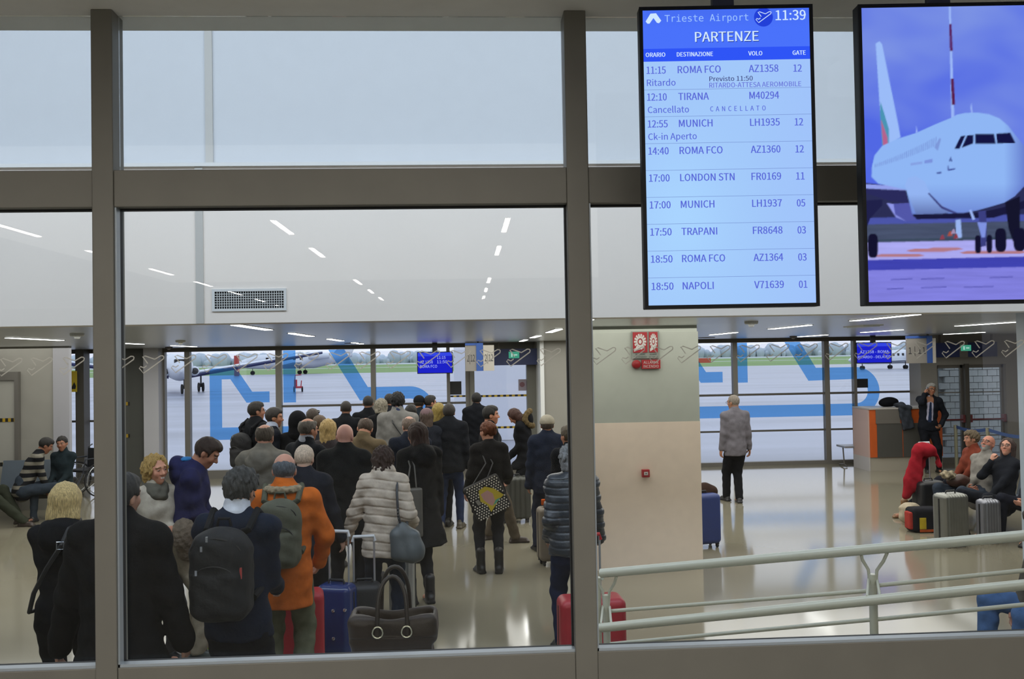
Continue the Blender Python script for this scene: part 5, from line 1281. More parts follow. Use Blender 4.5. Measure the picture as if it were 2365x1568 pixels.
def wheelchair(loc, rz, label):
    r = empty('wheelchair', loc, rz, label, 'wheelchair'); mf = mat('chair_frame', '#1d222b', .4); ms_ = mat('chair_seat', '#14161c', .8)
    for s_ in (-1, 1):
        x = s_ * .30
        w_ = B().tube([(x, .30 * math.cos(t), .31 + .30 * math.sin(t)) for t in np.linspace(0, 2 * PI, 29)[:-1]], .014, 6, closed=True).obj('wheel', M_tyre, r)
        B().tube([(x + s_ * .02, .265 * math.cos(t), .31 + .265 * math.sin(t)) for t in np.linspace(0, 2 * PI, 29)[:-1]], .007, 6, closed=True).obj('push_rim', mat('chrome', '#c9ced4', .15, metal=.9), w_)
        b = B()
        for k_ in range(12):
            t = k_ * PI / 6; b.tube([(x, 0, .31), (x, .29 * math.cos(t), .31 + .29 * math.sin(t))], .0025, 4)
        b.obj('spokes', mat('chrome', '#c9ced4', .15, metal=.9), w_)
        B().tube([(x * .85, -.30, .92), (x * .85, -.22, .88), (x * .85, -.18, .20)], .013).tube([(x * .85, -.18, .70), (x * .85, .25, .70), (x * .85, .30, .45), (x * .85, .5, .12)], .013).tube([(x * .85, -.18, .45), (x * .85, .3, .45)], .013).obj('frame', mf, r)
        B().lathe([(.03, -.015), (.08, -.012), (.08, .012), (.03, .015)], (x * .8, .38, .08), 12, 'x').obj('caster', M_tyre, r)
    B().box(-.24, .24, -.18, .26, .46, .50, .01).obj('seat', ms_, r); B().box(-.24, .24, -.22, -.19, .50, .86, .008).obj('backrest', ms_, r)
wheelchair(at(203, 1090, 17.3), math.radians(150), 'folded dark wheelchair beside the seated couple')
# ------------------------------------------------------------------ the people
def T_of(pr): return pr['T']
def strap_obj(r, pts, r_, m, name='strap', flat=.35, n=8):
    b = B().tube(pts, r_, n); return b.obj(name, m, r, smooth=True)
def backpack(pr, label, col, W_=.165, H_=.25, D_=.095, z=.26, pocket=True, strapcol=None, patch=None, mark=False):
    r = attach(empty('backpack', (0, 0, 0), 0, label, 'backpack'), pr); T = pr['T']; R = pr['Rl']; th = pr['th']; m = fabric(col, .75, name='pack_' + col.strip('#'), noise=.12, spec=.35)
    c = T(0, -(.098 + th + D_), z); q = S(); q.box(c + R @ V3(0, 0, -.03), (W_, D_, H_ - .03), .085, 0, R); q.ell(c + R @ V3(0, 0, H_ * .55), (W_ * .86, D_ * .95, H_ * .45), .06, R); q.box(c + R @ V3(0, -.05, -.09), (W_ * .82, D_ * .72, H_ * .52), .05, .02, R); q.box(c + R @ V3(0, -.02, .12), (W_ * .8, D_ * .85, H_ * .42), .06, .03, R)
    q.warp(lambda x, y, z_: .004 * np.sin(x * 30 + z_ * 22) * np.sin(z_ * 37 + y * 20)); q.obj('body', .010, m, r)
    sm = fabric(strapcol or col, .8)
    zm = mat('zip_puller', '#b9bdc4', .25, metal=.8)
    for s_ in (-1, 1):
        pts = [c + R @ V3(s_ * .08, D_ * .9, H_ * .8), T(s_ * .115, -.115 - th, .515), T(s_ * .125, -.02, .573 + th), T(s_ * .125, .10 + th, .52), T(s_ * .13, .145 + th, .38), T(s_ * .15, .09 + th, .2), c + R @ V3(s_ * W_ * .9, D_ * .7, -H_ * .6)]
        strap_obj(r, pts, .021, sm, 'shoulder_strap')
    B().tube([c + R @ V3(-.04, D_ * .4, H_ * .97), c + R @ V3(-.03, D_ * .4, H_ + .035), c + R @ V3(.03, D_ * .4, H_ + .035), c + R @ V3(.04, D_ * .4, H_ * .97)], .009, 6).obj('grab_handle', sm, r)
    arcs = B()
    for zz, ww, yy in ((H_ * .62, W_ * .84, -D_ * .93), (H_ * .05, W_ * .72, -.05 - D_ * .66)):
        arcs.tube([c + R @ V3(ww * math.cos(t), yy * (.86 + .16 * math.sin(t)), zz - .03 + .08 * math.sin(t)) for t in np.linspace(.15, PI - .15, 11)], .0038, 5)
    arcs.obj('zip', mat('zip_dark', '#15171a', .6), r)
    if mark: B().tube([c + R @ V3(-.04, -D_ * .93, H_ * .66), c + R @ V3(0, -D_ * .98, H_ * .70), c + R @ V3(.04, -D_ * .93, H_ * .66)], .008, 6).obj('light_logo', mat('paper', '#cfd3d6', .7), r)
    else:
        for x, z_ in ((-.03, H_ * .82), (-.06, H_ * .62), (-.09, H_ * .12)): B().box(-.006, .006, -.004, .004, -.014, .014).obj('zip_puller', zm, r).location = tuple(c + R @ V3(x, -D_ * 1.0 - .02, z_))
    if patch: B().box(-.011, .011, -.004, .004, -.03, .03).obj('red_tag', mat('tag_red', '#a83a38', .6), r).location = tuple(c + R @ V3(W_ * .8, -D_ * .8, .02))
    return r
def bag(pr, name, label, cat, c, half, col, R=None, rad=.04, straps=(), fn=None, m=None, sr=.008, scol=None, h=.009):
    r = attach(empty(name, (0, 0, 0), 0, label, cat), pr); m = m or mat('bag_' + col.strip('#'), col, .5, noise=.15, bump=.2, bscale=40)
    q = S(); q.box(c, half, rad, 0, R)
    if fn: fn(q, c)
    q.obj('body', h, m, r)
    for pts in straps: strap_obj(r, pts, sr, mat('bag_' + (scol or col).strip('#'), scol or col, .5, noise=.15, bump=.2, bscale=40), 'strap')
    return r

mp = make_person
front = lambda z=.18, y=.30, x=.08: {'L': (-x, y, z), 'R': (x, y, z)}
phone_label['man in dark suit and tie phoning beside the gate desk, jacket open'] = 'small phone at the ear of the man in the dark suit'
p1 = mp('woman with blonde bob in a black hooded jacket at far left, seen from behind', (152, 1117), 5.85, 4, True, '#c39a82', (0, 6, 0), top='#101216', hem=.50, hood=True, leg='#0e0f12', hair='bob', hairc='#c3ac78', hands=front(.12, .24, .05), bulk=-.008)
T = p1['T']; r = attach(empty('shoulder_bag', (0, 0, 0), 0, 'black crossbody strap with silver square buckle on the blonde bob woman', 'bag'), p1)
strap_obj(r, [T(.06, .10, .42), T(.095, .0, .590), T(.085, -.17, .56), T(.06, -.225, .47), T(-.04, -.20, .32), T(-.13, -.165, .16), T(-.19, -.08, .02), T(-.17, .08, .0)], .014, mat('strap_black', '#1a1c20', .5))
B().tube([(.02 * a, 0, .022 * b_) for a, b_ in ((-1, -1), (1, -1), (1, 1), (-1, 1))], .0045, 6, closed=True).obj('buckle', mat('chrome', '#c9ced4', .15, metal=.9), r).location = tuple(T(.06, -.245, .47))
q = S(); q.box(T(-.06, .20, -.02), (.12, .05, .10), .03, 0); q.obj('body', .01, mat('strap_black', '#1a1c20', .5), r)
p2 = mp('man in a long black overcoat, dark grey hair, nearest the glass beside the left mullion', (283, 1098), 5.0, -4, False, '#b08672', (-18, 4, 0), top='#101113', topk='coat', hem=.38, bulk=.018, leg='#0d0e10', hair='short', hairc='#2e2d2c', hands={'L': (-.33, .02, -.08), 'R': (.29, .08, -.04)}, skirt=.45)
p3 = mp('smiling blonde woman in a cream sweater and grey scarf', (360, 1053), 7.5, -138, True, '#c48d74', (12, 4, 4), top='#a8a194', topk='sweater', hem=.50, leg='#3c3b3d', hair='shag', hairc='#a98a50', scarf='#56544c', smile=True, fine=.006, hands={'L': dict(t=(-.06, .24, .22), dir=(1, .2, 0), curl=.6), 'R': dict(t=(.02, .24, .18), dir=(-1, .3, .1), curl=.6)}, brow='#6b5030')
r = attach(empty('fur_wrap', (0, 0, 0), 0, 'brown-grey furry wrap over the arm of the smiling woman', 'garment'), p3); T = p3['T']
q = S(); q.ell(T(-.12, .27, .17), (.10, .08, .13), .03); q.ell(T(-.17, .24, .06), (.09, .07, .12), .03); q.warp(lambda x, y, z: .006 * np.sin(x * 90 + z * 40) * np.sin(y * 80 + z * 110)); q.obj('fur', .009, mat('fur_wrap', '#62574a', .95, noise=.3, nscale=30, bump=.8, bscale=90), r)
p4 = mp('man in a navy hoodie with light blue lining looking down, profile to the right', (478, 1013), 7.7, -84, False, '#a8765e', (0, 22, 0), top='#25274a', hem=.535, hood=True, collar=False, leg='#8a8170', legw=1.4, shoe='#2b302c', sole='#9bbb2a', hair='short', hairc='#33251d', hands=front(.16, .32, .05), fine=.0065, lean=(13, 0), feet=[(-.12, -.16), (.12, -.06)])
r = p4['root']; q = S(); T = p4['T']; q.ell(T(0, -.10, .612), (.075, .065, .022), .02); q.obj('hood_lining', .009, fabric('#2f6fa8'), r)
q = S(); q.ell(T(0, -.135, .545), (.115, .085, .095), .03); q.ell(T(0, -.08, .50), (.13, .09, .06), .04); q.warp(lambda x, y, z: .006 * np.sin(z * 45 + x * 20) * np.sin(y * 40)); q.obj('hood', .010, fabric('#25274a'), r)
p5 = mp('man in a navy blazer with wavy grey hair wearing a black backpack', (556, 1085), 5.36, -6, False, '#b98a72', (-8, 14, 3), top='#151e2f', hem=.47, leg='#12151b', hair='curly', hairc='#3f3f3e', shirt_collar='#c3c8d4', hands={'L': (-.14, .28, .10), 'R': (.14, .28, .10)}, bulk=.004)
backpack(p5, 'bulky black backpack with silver zips on the man in the navy blazer', '#17191d', .165, .255, .11, .30, patch=True)
p6 = mp('balding man in a long orange jacket wearing an olive backpack', (657, 1048), 6.6, 2, False, '#b98773', (0, 6, 0), top='#b95f22', topk='coat', hem=.385, leg='#5e604e', legw=1.5, hair='ring', hairc='#565c64', hands={'L': (-.22, .22, .05), 'R': dict(t=(.22, .20, .02), pole=(1, -.6, -.2))}, bulk=.004)
backpack(p6, 'olive grey backpack with a pale mark on the man in orange', '#4e5044', .148, .24, .085, .30, mark=True)
q = S(); T = p6['T']
for a in np.linspace(0, 2 * PI, 15)[:-1]: q.ell(T(.112 * math.cos(a), -.02 + .095 * math.sin(a), .585), (.034, .034, .028), .02)
q.warp(lambda x, y, z: .005 * np.sin(x * 130) * np.sin(y * 120 + z * 140)); q.obj('fur_collar', .009, mat('fur_wrap2', '#8a7d66', .95, noise=.3, nscale=30, bump=.8, bscale=90), p6['root'])
p7 = mp('man with cropped white hair in a charcoal jacket behind the orange jacket', (703, 1029), 7.9, -6, False, '#c29a86', (0, 6, 0), top='#20222a', hem=.42, leg='#1a1c22', hair='crop', hairc='#c9b6a2', hands={'L': (-.27, .14, .0), 'R': (.29, .16, -.04)}, bulk=.01)
p8 = mp('man with thinning brown hair in a grey-brown hooded jacket', (612, 981), 8.8, -8, False, '#b07f6a', (0, 8, 0), top='#66625a', hem=.45, hood=True, leg='#24262a', hair='balding', hairc='#4b4136', bulk=.014)
p9 = mp('dark-haired man with black backpack standing highest left in the queue', (593, 929), 12.3, -38, False, '#8f6450', (-25, 0, 0), top='#14161a', hem=.46, leg='#15171b', hair='short', hairc='#17120f', glasses=True, bulk=.01)
backpack(p9, 'black backpack on the dark-haired man at the left back of the queue', '#121317', .15, .24, .09, .24)
p10 = mp('man in a black suit turned right, beside the left window mullion', (634, 943), 11.7, -68, False, '#96684f', (-12, 6, 0), top='#11141c', hem=.46, leg='#11141a', hair='short', hairc='#1f1a17', shirt_collar='#9aa3b8')
p11 = mp('person with a black hood up in front of the blue window film', (688, 953), 11.6, 0, True, '#9a6d55', (0, 6, 0), top='#0c0d10', hem=.45, hood='up', leg='#101114', hair='short', hairc='#0d0b0a')
p12 = mp('person with sunglasses pushed up on short brown hair', (722, 945), 13.2, -10, False, '#a1755e', (0, 8, 0), top='#2c2b33', leg='#1c1e24', hair='short', hairc='#3a3029')
T = p12['H']; b = B(); b.tube([T(-.09, .0, .07), T(-.07, .08, .10), T(0, .10, .11), T(.07, .08, .10), T(.09, .0, .07)], .012, 6); b.obj('sunglasses', mat('spectacle_frame', '#1a1614', .4), p12['root'])
p13 = mp('grey balding man in a black coat facing half right, left middle of the queue', (712, 967), 9.5, -35, False, '#a4745d', (-8, 8, 0), top='#14171d', topk='coat', hem=.42, leg='#14161b', hair='balding', hairc='#5a554f', shirt_collar='#8a8f9a')
p14 = mp('woman with long blonde hair and a dark scarf left of the bald man', (758, 970), 10.7, -6, True, '#b98a72', (0, 5, 0), top='#2f2b2e', hem=.45, leg='#1c1e24', hair='long', hairc='#9c8454')
p15 = mp('brown-haired person squeezed beside the grey balding man', (738, 961), 11.5, -12, False, '#9a6d55', (0, 10, 0), top='#202126', leg='#1c1e24', hair='short', hairc='#4a3826')
p16 = mp('man with a dark round head under the window bar, left of centre', (799, 927), 14.2, 0, False, '#8a604c', (0, 5, 0), top='#15171b', leg='#14161b', hair='crop', hairc='#1e1815')
p17 = mp('bald man with a pink scalp in a black overcoat', (797, 980), 8.9, -6, False, '#c39283', (-6, 6, 0), top='#151617', topk='coat', hem=.38, leg='#121316', hair='bald', bulk=.012)
p18 = mp('balding man bowing his head, tan collar and dark coat', (843, 966), 10.1, -8, False, '#b5836c', (10, 32, 8), top='#5f5340', topk='coat', hem=.45, leg='#1c1d20', hair='balding', hairc='#4a3c32')
p19 = mp('man in black with his head over the window bar by the centre mullion', (850, 915), 15.0, 0, False, '#7d5744', (0, 4, 0), top='#101216', leg='#14161b', hair='crop', hairc='#14110f')
p20 = mp('woman with short ash-grey hair in black beside the centre mullion', (880, 922), 13.9, 0, True, '#b08670', (0, 5, 0), top='#101114', leg='#14161b', hair='shag', hairc='#827c6e')
p21 = mp('tall man with thick black hair in a light grey jacket with a thin strap', (918, 908), 12.6, 2, False, '#a07260', (0, 4, 0), top='#6e6d6b', hem=.46, bulk=.012, leg='#20242e', hair='curly', hairc='#0b0b10', shirt_collar='#2a3350')
T = p21['T']; r = attach(empty('shoulder_bag', (0, 0, 0), 0, 'dark crossbody bag of the tall man in light grey', 'bag'), p21)
strap_obj(r, [T(-.05, .12, .45), T(-.09, .0, .575), T(-.05, -.16, .46), T(.10, -.19, .24), T(.20, -.12, .06), T(.22, .05, -.04)], .010, mat('strap_black', '#1a1c20', .5)); q = S(); q.box(T(.26, .0, -.08), (.05, .12, .10), .03, 0); q.obj('body', .012, mat('strap_black', '#1a1c20', .5), r)
p22 = mp('dark-haired person half hidden behind the tall man in light grey', (899, 911), 16.0, 5, False, '#8a604c', (0, 5, 0), top='#1a1c22', leg='#14161b', hair='short', hairc='#1a1512')
p23 = mp('person in a dark cap at the back of the queue right of centre', (968, 915), 15.6, -10, False, '#96684f', (0, 4, 0), top='#1e242c', leg='#14161b', hair='short', hairc='#1a1512', cap=('#15171b', 'plain'))
p24 = mp('dark-haired man turning right at the back of the queue', (994, 914), 15.6, -50, False, '#a4745d', (-10, 4, 0), top='#1b2230', leg='#14161b', hair='short', hairc='#1a1512')
p25 = mp('person with short black hair right behind the light grey jacket', (949, 936), 13.4, -12, False, '#8f6450', (0, 6, 0), top='#22252d', leg='#14161b', hair='short', hairc='#120e0d')
p26 = mp('person in a dusty pink knitted hat', (985, 945), 12.9, 0, True, '#a4745d', (0, 5, 0), top='#20232b', leg='#14161b', hair='long', hairc='#4a3c34', cap=('#6f5c60', 'plain'))
p27 = mp('blonde woman next to the dusty pink hat', (1013, 932), 13.2, -4, True, '#b08670', (0, 5, 0), top='#1b1d23', leg='#14161b', hair='long', hairc='#8d7a3e')
p28 = mp('broad man in a black jacket and blue jeans right of the queue', (1037, 934), 13.0, -4, False, '#9a6d55', (0, 4, 0), top='#17191e', hem=.46, bulk=.025, leg='#222d49', hair='short', hairc='#25201d', feet=[(-.13, -.05), (.13, .04)], shoe='#4a4438')
p29 = mp('woman with brown hair in a long black coat and ankle boots', (962, 977), 9.1, 26, True, '#b5836c', (22, 6, 0), top='#181819', topk='coat', hem=.325, skirt=.5, leg='#1f2124', shoe='#131315', boots=True, hair='bob', hairc='#33201a', hood=True, bulk=.006, feet=[(-.09, -.02), (.09, -.06)], scarf='#1c1a1b')
T = p29['T']; c = T(-.15, -.16, -.02)
bag(p29, 'tote_bag', 'flat taupe grey tote hanging behind the long black coat', 'bag', c, (.105, .035, .24), '#4f4c47', rad=.02, straps=[[c + V3(-.05, 0, .23), T(-.15, -.13, .42), T(-.15, -.02, .56), T(-.13, .12, .42), c + V3(-.05, .06, .23)], [c + V3(.05, 0, .23), T(-.11, -.14, .42), T(-.12, -.02, .57), T(-.1, .12, .42), c + V3(.05, .06, .23)]])
hx = P(791, 1238, 7.6)
p30 = mp('woman in a pale grey-beige quilted puffer jacket holding a trolley handle', (884, 1033), 8.0, 2, True, '#b58a76', (4, 8, 0), top='#b3a89b', puff=True, hem=.435, leg='#1a2230', hair='shag', hairc='#36251f', fine=.0075, hands={'L': dict(t=(-.37, .12, -.06), pole=(-.6, -1, -.3), curl=1.1, dir=(-.2, .6, -.6), palm=(1, 0, 0)), 'R': (.27, .16, .10)}, skirt=.08)
T = p30['T']; c = T(.20, -.17, -.05)
bag(p30, 'shoulder_bag', 'slouchy blue-grey leather shoulder bag with studs on the strap, on the puffer woman', 'handbag', c, (.13, .06, .13), '#4c5357', rad=.05, fn=lambda q, c: (q.ell(c + V3(-.02, 0, .10), (.07, .05, .10), .06), q.ell(c + V3(.05, -.01, -.04), (.12, .07, .10), .06), q.warp(lambda x, y, z: .005 * np.sin(x * 40 + z * 15) * np.sin(y * 30 + x * 22))), straps=[[c + V3(-.03, 0, .14), T(.14, -.185, .22), T(.13, -.16, .42), T(.13, -.03, .575), T(.13, .11, .45), c + V3(.02, .05, .16)]], sr=.011, scol='#23262c')
r = B(); 
for i in range(6):
    cc = T(.137 + .002 * (i % 2), -.20, .14 + .03 * i); r.lathe([(.006, 0), (.006, -.006)], tuple(cc), 8, 'y')
attach(r.obj('stud_row', mat('chrome', '#c9ced4', .15, metal=.9), None), p30); bpy.data.objects['stud_row'].parent = bpy.data.objects['shoulder_bag.002'] if 'shoulder_bag.002' in bpy.data.objects else None
so = bpy.data.objects['stud_row']
if so.parent: so.location = (0, 0, 0); so.rotation_euler = (0, 0, 0)
p31 = mp('grey-pink balding man just behind the brown-haired woman', (944, 962), 10.9, 8, False, '#ab8272', (15, 10, 0), top='#171c28', leg='#14161b', hair='balding', hairc='#6b5d54', bulk=.01)
p32 = mp('figure in black standing in front of the lit gate door', (1100, 908), 16.6, 4, False, '#7d5744', (0, 4, 0), top='#13151a', leg='#14161b', hair='short', hairc='#0f0d0c', bulk=.01)
p33 = mp('dark-haired man in profile to the right, brown trousers and shoes', (1134, 938), 12.0, -78, False, '#a8745c', (-8, 2, 0), top='#191a1d', hem=.45, leg='#4a4237', legw=1.3, shoe='#2c2019', hair='short', hairc='#15110f', hands={'L': (-.2, .15, -.05), 'R': (.2, .12, -.08)}, feet=[(-.16, -.02), (.16, .26)], fine=.008)
p34 = mp('auburn-haired woman in a black top and boots carrying a dotted bag', (1125, 974), 10.3, 6, True, '#b0806a', (30, 4, 0), top='#1b1a1b', hem=.40, skirt=.12, leg='#25262a', shoe='#121214', boots=True, hair='bun', hairc='#5c3018', collar=False, hands={'L': (-.26, .10, .0), 'R': (.24, .18, .1)}, feet=[(-.10, -.02), (.10, -.06)], fine=.0085)
# dotted bag: dots are discs standing on the cloth, plain colour patches in the middle
T = p34['T']; r = attach(empty('tote_bag', (0, 0, 0), 0, 'black bag with white dots and yellow pink print hanging off the auburn woman', 'bag'), p34); c = T(-.06, -.24, -.02); Rb = rot('Y', math.radians(-24))
q = S(); q.box(c, (.205, .055, .20), .03, 0, Rb); q.obj('body', .010, mat('dotted_bag_cloth', '#171516', .8), r)
M_dot = mat('dot_white', '#cfc9bd', .7)
face_pts = np.array([(-.06, .115), (.02, .13), (.10, .07), (.175, -.045), (.10, -.07), (.02, -.125), (-.03, -.155), (-.035, -.07), (-.09, .0)])
dots = B()
for i in range(-7, 8):
    for j in range(-8, 9):
        x, z = i * .030 + (.015 if j % 2 else 0), j * .026
        if abs(x) > .185 or abs(z) > .182: continue
        if inpoly(np.array([x]), np.array([z]), [tuple(t * 1.04) for t in face_pts])[0] or (x + .12) ** 2 + z ** 2 < .032 ** 2: continue
        o_ = c + Rb @ V3(x, -.0565, z); dots.add([tuple(o_ + Rb @ V3(.0088 * math.cos(a), 0, .0088 * math.sin(a))) for a in np.linspace(0, 2 * PI, 9)[:-1]], [tuple(range(8))])
tag(dots.obj('dots', M_dot, r), kind='stuff')
def patch(pts, col, nm, y): b = B(); b.add([tuple(c + Rb @ V3(x, y, z)) for x, z in pts], [tuple(range(len(pts)))]); b.obj(nm, mat('print_' + col.strip('#'), col, .7), r)
patch(face_pts, '#b9a52c', 'yellow_print', -.0575); patch([(-.055, .07), (.03, .08), (.07, .02), (.06, -.06), (.01, -.10), (-.02, -.06), (-.05, .0)], '#b58a84', 'pink_print', -.0582)
patch([(.02, -.10), (.07, -.055), (.13, -.055), (.06, -.09)], '#4d9a84', 'teal_print', -.0588); patch([(-.14, .03), (-.10, .03), (-.09, -.03), (-.13, -.03)], '#7d7a74', 'grey_print', -.0575)
for s_ in (-1, 1): strap_obj(r, [c + Rb @ V3(s_ * .09, 0, .19), T(-.02 + s_ * .04, -.17, .36), T(-.10 + s_ * .02, -.02, .56), T(-.10, .12, .40)], .008, mat('strap_black', '#1a1c20', .5))
p35 = mp('woman in black with a fur-trimmed hood bowing her head to the left', (1188, 945), 13.9, 78, True, '#a4745d', (0, 38, 0), top='#131418', topk='coat', hem=.44, leg='#14161b', hair='long', hairc='#3a1f17', furhood='#5a4a2c', hands=front(.1, .25), lean=(10, 0))
p36 = mp('man in a beige baseball cap and navy coat standing by the inner wall', (1263, 961), 11.35, 3, False, '#8f6450', (0, 4, 0), top='#1b2130', topk='coat', hem=.43, leg='#1c2130', legw=1.3, hair='short', hairc='#3a322c', cap=('#8f8a7d', 'visor'), bulk=.01, shoe='#101114', feet=[(-.14, 0), (.12, .02)])
p37 = mp('grey-haired woman in a shiny dark puffer and jeans cut by the right mullion', (1318, 1028), 7.45, 0, True, '#b08670', (0, 6, 0), top='#242c36', puff='shiny', hem=.475, leg='#16203a', hair='shag', hairc='#85878a', hands={'L': (-.20, .12, .02), 'R': dict(t=(.26, .18, -.02), dir=(.2, .9, -.3), curl=1.0)})
p38 = mp('brown-grey haired person behind the beige cap, almost hidden by the mullion', (1312, 984), 9.9, 10, True, '#a4745d', (20, 4, 0), top='#16181d', leg='#14161b', hair='short', hairc='#4d4436')
p39 = mp('grey-haired man in a mauve-grey shirt and black trousers walking away alone', (1693, 913), 14.6, 6, False, '#9a6d55', (32, 4, 0), top='#67646b', topk='shirt', bulk=.012, hem=.44, leg='#121318', legw=1.2, shoe='#14141a', hair='crop', hairc='#7d746a', glasses=True, hands={'L': (-.235, .02, -.05), 'R': (.25, .03, -.05)}, feet=[(-.06, .22), (.06, -.02)], fine=.0085)
p40 = mp('man in dark suit and tie phoning beside the gate desk, jacket open', (2150, 886), 17.6, 168, False, '#96684f', (10, 4, -6), top='#15181f', hem=.47, inner='#a9a9c0', tie='#1e2a44', leg='#12141a', hair='short', hairc='#7f7e7a', glasses=True, lean=(-4, -6), hands={'R': dict(t=(.13, .12, .60), pole=(.5, .6, -.8), dir=(-.2, 0, .8), palm=(-1, 0, 0), curl=.7), 'L': dict(t=(-.23, .06, .02), pole=(-1, -.5, .1), dir=(.6, .5, -.3), curl=.6)}, phone=2, fine=.0085)
# the seated ones on the right
benchrow((7.22, 10.95, 0), math.radians(90), 4, 'row of grey seats under the travellers at right')
p41 = mp('seated woman with curly grey-brown hair in a rust sweater, legs stretched out', (2243, 1003), 12.8, 92, True, '#a4745d', (-10, 4, 0), pose='sit', top='#6b3224', topk='sweater', leg='#14161f', shoe='#7a5a38', boots=True, hair='curly', hairc='#5c4f3c', hands=front(.05, .30), legs_fwd=.46, feet=[(-.05, .80), (.10, .98)], spread=.02)
p42 = mp('seated bald man with glasses and grey beard in a light grey sweater', (2281, 1010), 12.2, 106, False, '#a8705c', (14, -8, 0), pose='sit', lean=(-14, 0), legs_fwd=.52, feet=[(-.14, .62), (.14, .70)], top='#77746f', topk='sweater', leg='#2c3440', legw=1.3, shoe='#1a1b1e', hair='bald', beard='#8a8580', glasses=True, hands={'L': dict(t=(.04, .25, .10), dir=(1, .1, 0)), 'R': dict(t=(-.02, .23, .06), dir=(-1, .1, 0))}, fine=.007)
p43 = mp('seated woman with long dark hair and glasses resting chin on hand', (2326, 1025), 11.65, 108, True, '#b07f6a', (20, -6, 4), pose='sit', lean=(-10, 0), legs_fwd=.50, feet=[(-.12, .60), (.12, .66)], top='#15181f', topk='sweater', leg='#14171f', hair='long', hairc='#35221a', glasses=True, hands={'R': dict(t=(.07, .19, .50), pole=(.6, .3, -1), dir=(-.1, -.2, 1), palm=(-.3, -1, 0), curl=1.0), 'L': (-.05, .3, .02)}, fine=.007)
p44 = mp('seated traveller at the right edge, only clasped hands and dark lap in view', (2402, 1030), 11.1, 104, True, '#b07f6a', (0, 4, 0), pose='sit', top='#171a24', topk='sweater', leg='#131621', hair='short', hairc='#2a2019', hands={'L': dict(t=(-.02, .36, .02), dir=(.8, .6, 0)), 'R': dict(t=(.05, .36, .02), dir=(-.8, .6, 0))})
p45 = mp('traveller in blue jeans and olive grey jacket crouched on a seat behind the railing', (2400, 1168), 6.5, 92, False, '#b07f6a', (0, 10, 0), pose='sit', lean=(20, 0), top='#4d4a44', leg='#45618c', legw=1.4, hair='short', hairc='#2a2019', hands={'L': (-.14, .46, .06), 'R': (.12, .44, .02)}, bulk=.01, legs_fwd=.56)
benchrow((P(2400, 1300, 6.75).x, 6.4, 0), math.radians(90), 1, 'grey seat behind the railing at the lower right edge')
# left group
benchrow((P(60, 1100, 15.0).x + .55, 14.95, 0), math.radians(180), 3, 'row of dark grey seats by the left wall')
p46 = mp('seated man in a dark striped sweater leaning towards the woman', (106, 1012), 14.6, -62, False, '#7f5643', (0, 4, 0), pose='sit', lean=(26, 0), top='#17181c', topk='sweater', stripes=('#6b685f', 8.5, 2, .55), leg='#2a323c', legw=1.3, hair='short', hairc='#14110f', hands=front(.0, .42))
p47 = mp('seated young woman with dark tied hair in a dark teal top', (143, 1008), 14.9, 172, True, '#8a604c', (10, 8, 4), pose='sit', top='#1a2429', topk='shirt', leg='#2b333c', hair='bun', hairc='#14100e', hands=front(.08, .28))
p48 = mp('seated person at the far left edge in dark camouflage trousers, brown shoes', (-38, 1030), 14.2, -88, False, '#7f5643', (0, 10, 0), pose='sit', lean=(18, 0), top='#16181d', leg='#2b2f26', legw=1.5, shoe='#2a1f1a', hands=front(.02, .45), hair='short', hairc='#14110f', feet=[(-.15, .45), (.1, .62)])
# ------------------------------------------------------------------ clothes and small luggage around the travellers
p = P(2130, 1026, 12.6)
def redcoat(q):
    q.ell((.03, 0, -.02), (.17, .10, .09), .04); q.econe((.0, .02, -.05), (-.13, .02, -.46), (.13, .07), (.15, .07), (0, 1, 0), .06); q.econe((-.13, .02, -.42), (-.24, .02, -.66), (.10, .06), (.06, .04), (0, 1, 0), .05); q.econe((.12, 0, -.04), (.24, 0, -.24), (.06, .05), (.045, .04), (0, 1, 0), .04)
    q.box((.10, -.06, -.36), (.12, .10, .24), .04, .03, None, 's')
    q.warp(lambda x, y, z: .007 * np.sin(x * 38 + z * 12) * np.sin(z * 26 + 1))
softbag('red_coat', 'red coat draped over a pulled-up trolley handle at the end of the seats', 'coat', (p.x, 12.6, p.z - .06), redcoat, fabric('#8c1c28'))
suitcase(0, 'black trolley case under the draped red coat', '#15171c', .40, .26, .52, .2, (p.x + .07, 12.6, 0), handle=.52, hcol='#c3c7cc', soft=True)
p = P(2110, 1100, 12.1)
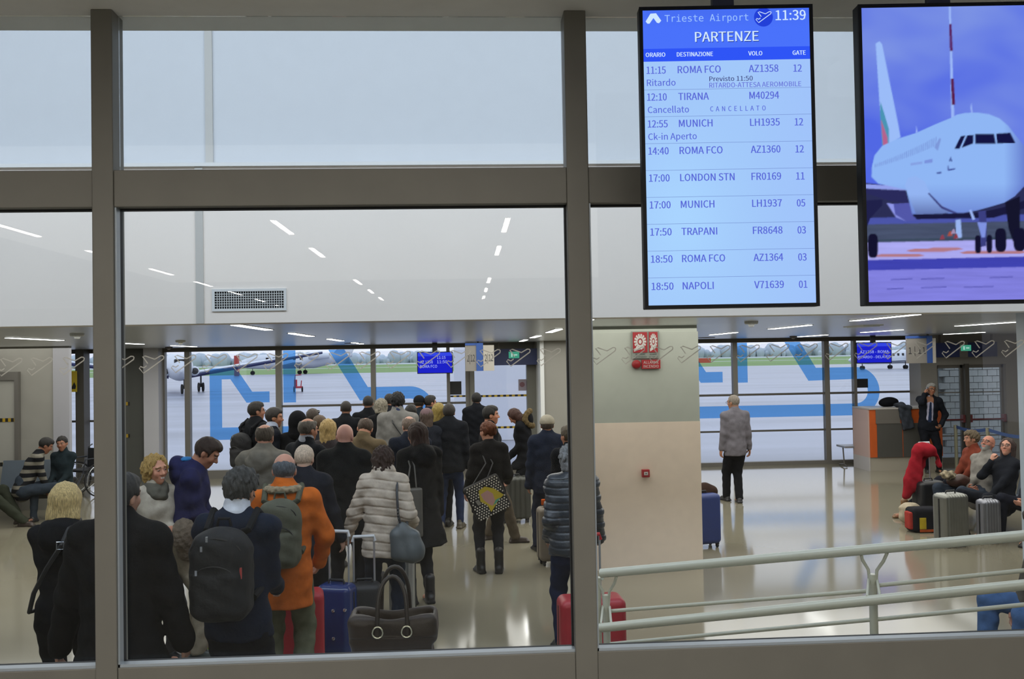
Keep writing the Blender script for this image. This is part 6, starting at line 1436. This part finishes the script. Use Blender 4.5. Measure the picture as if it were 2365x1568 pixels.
softbag('cream_blanket', 'cream fleece bundle beside the tan boots of the seated woman', 'blanket', (p.x + .08, 12.42, .12), lambda q: (q.ell((.02, 0, .10), (.15, .10, .08), .03), q.ell((-.07, 0, .0), (.07, .08, .10), .05), q.warp(lambda x, y, z: .008 * np.sin(x * 30) * np.sin(z * 36 + y * 20))), fabric('#a59a86'))
p = P(2200, 1090, 12.2)
softbag('brown_handbag', 'dark brown leather handbag on the lap beside the bearded man', 'handbag', (p.x + .05, 12.15, .56), lambda q: (q.ell((0, 0, .06), (.17, .09, .09), .03), q.warp(lambda x, y, z: .006 * np.sin(x * 33) * np.sin(z * 30))), mat('brown_leather', '#3a221a', .45, noise=.2, bump=.3))
softbag('patterned_scarf', 'crumpled cream and brown scarf on top of the dark brown handbag', 'scarf', (p.x - .12, 12.1, .66), lambda q: (q.ell((0, 0, .05), (.10, .08, .06), .03), q.warp(lambda x, y, z: .014 * np.sin(x * 60 + 1) * np.sin(z * 70))), mat('scarf_pattern', '#7d735e', .9, noise=.7, nscale=30))
p = P(2150, 1190, 11.7)
r = softbag('travel_bag', 'dark bag with yellow and red panels on the floor at the end of the seats', 'bag', (p.x, 11.9, 0), lambda q: (q.box((0, 0, .16), (.20, .13, .16), .05, 0),), fabric('#191a20'))
B().box(-.12, -.03, -.138, -.128, .05, .20, .004).obj('yellow_panel', fabric('#a8932a'), r); B().box(-.12, .12, -.140, -.129, .012, .045, .004).obj('orange_trim', fabric('#a04a26'), r); B().box(-.235, -.17, -.10, .06, .04, .27, .02).obj('red_side_pocket', fabric('#94342e'), r)
softbag('brown_coat', 'brown coat heaped over the blue suitcase beside the column', 'coat', (*at(1622, 1150, 11.45)[:2], .66), lambda q: (q.ell((0, 0, .0), (.20, .12, .12), .03), q.ell((.08, 0, -.16), (.10, .10, .2), .05), q.warp(lambda x, y, z: .008 * np.sin(x * 30) * np.sin(z * 36))), fabric('#33231d'))
p = P(1263, 1160, 10.3)
softbag('orange_pouch', 'small bright orange pouch with a green flap near the beige cap man', 'pouch', (at(1272, 1250, 10.6)[0] - .06, 10.58, .695), lambda q: q.box((0, 0, .03), (.045, .02, .035), .012, 0), fabric('#c0561c'), h=.006)
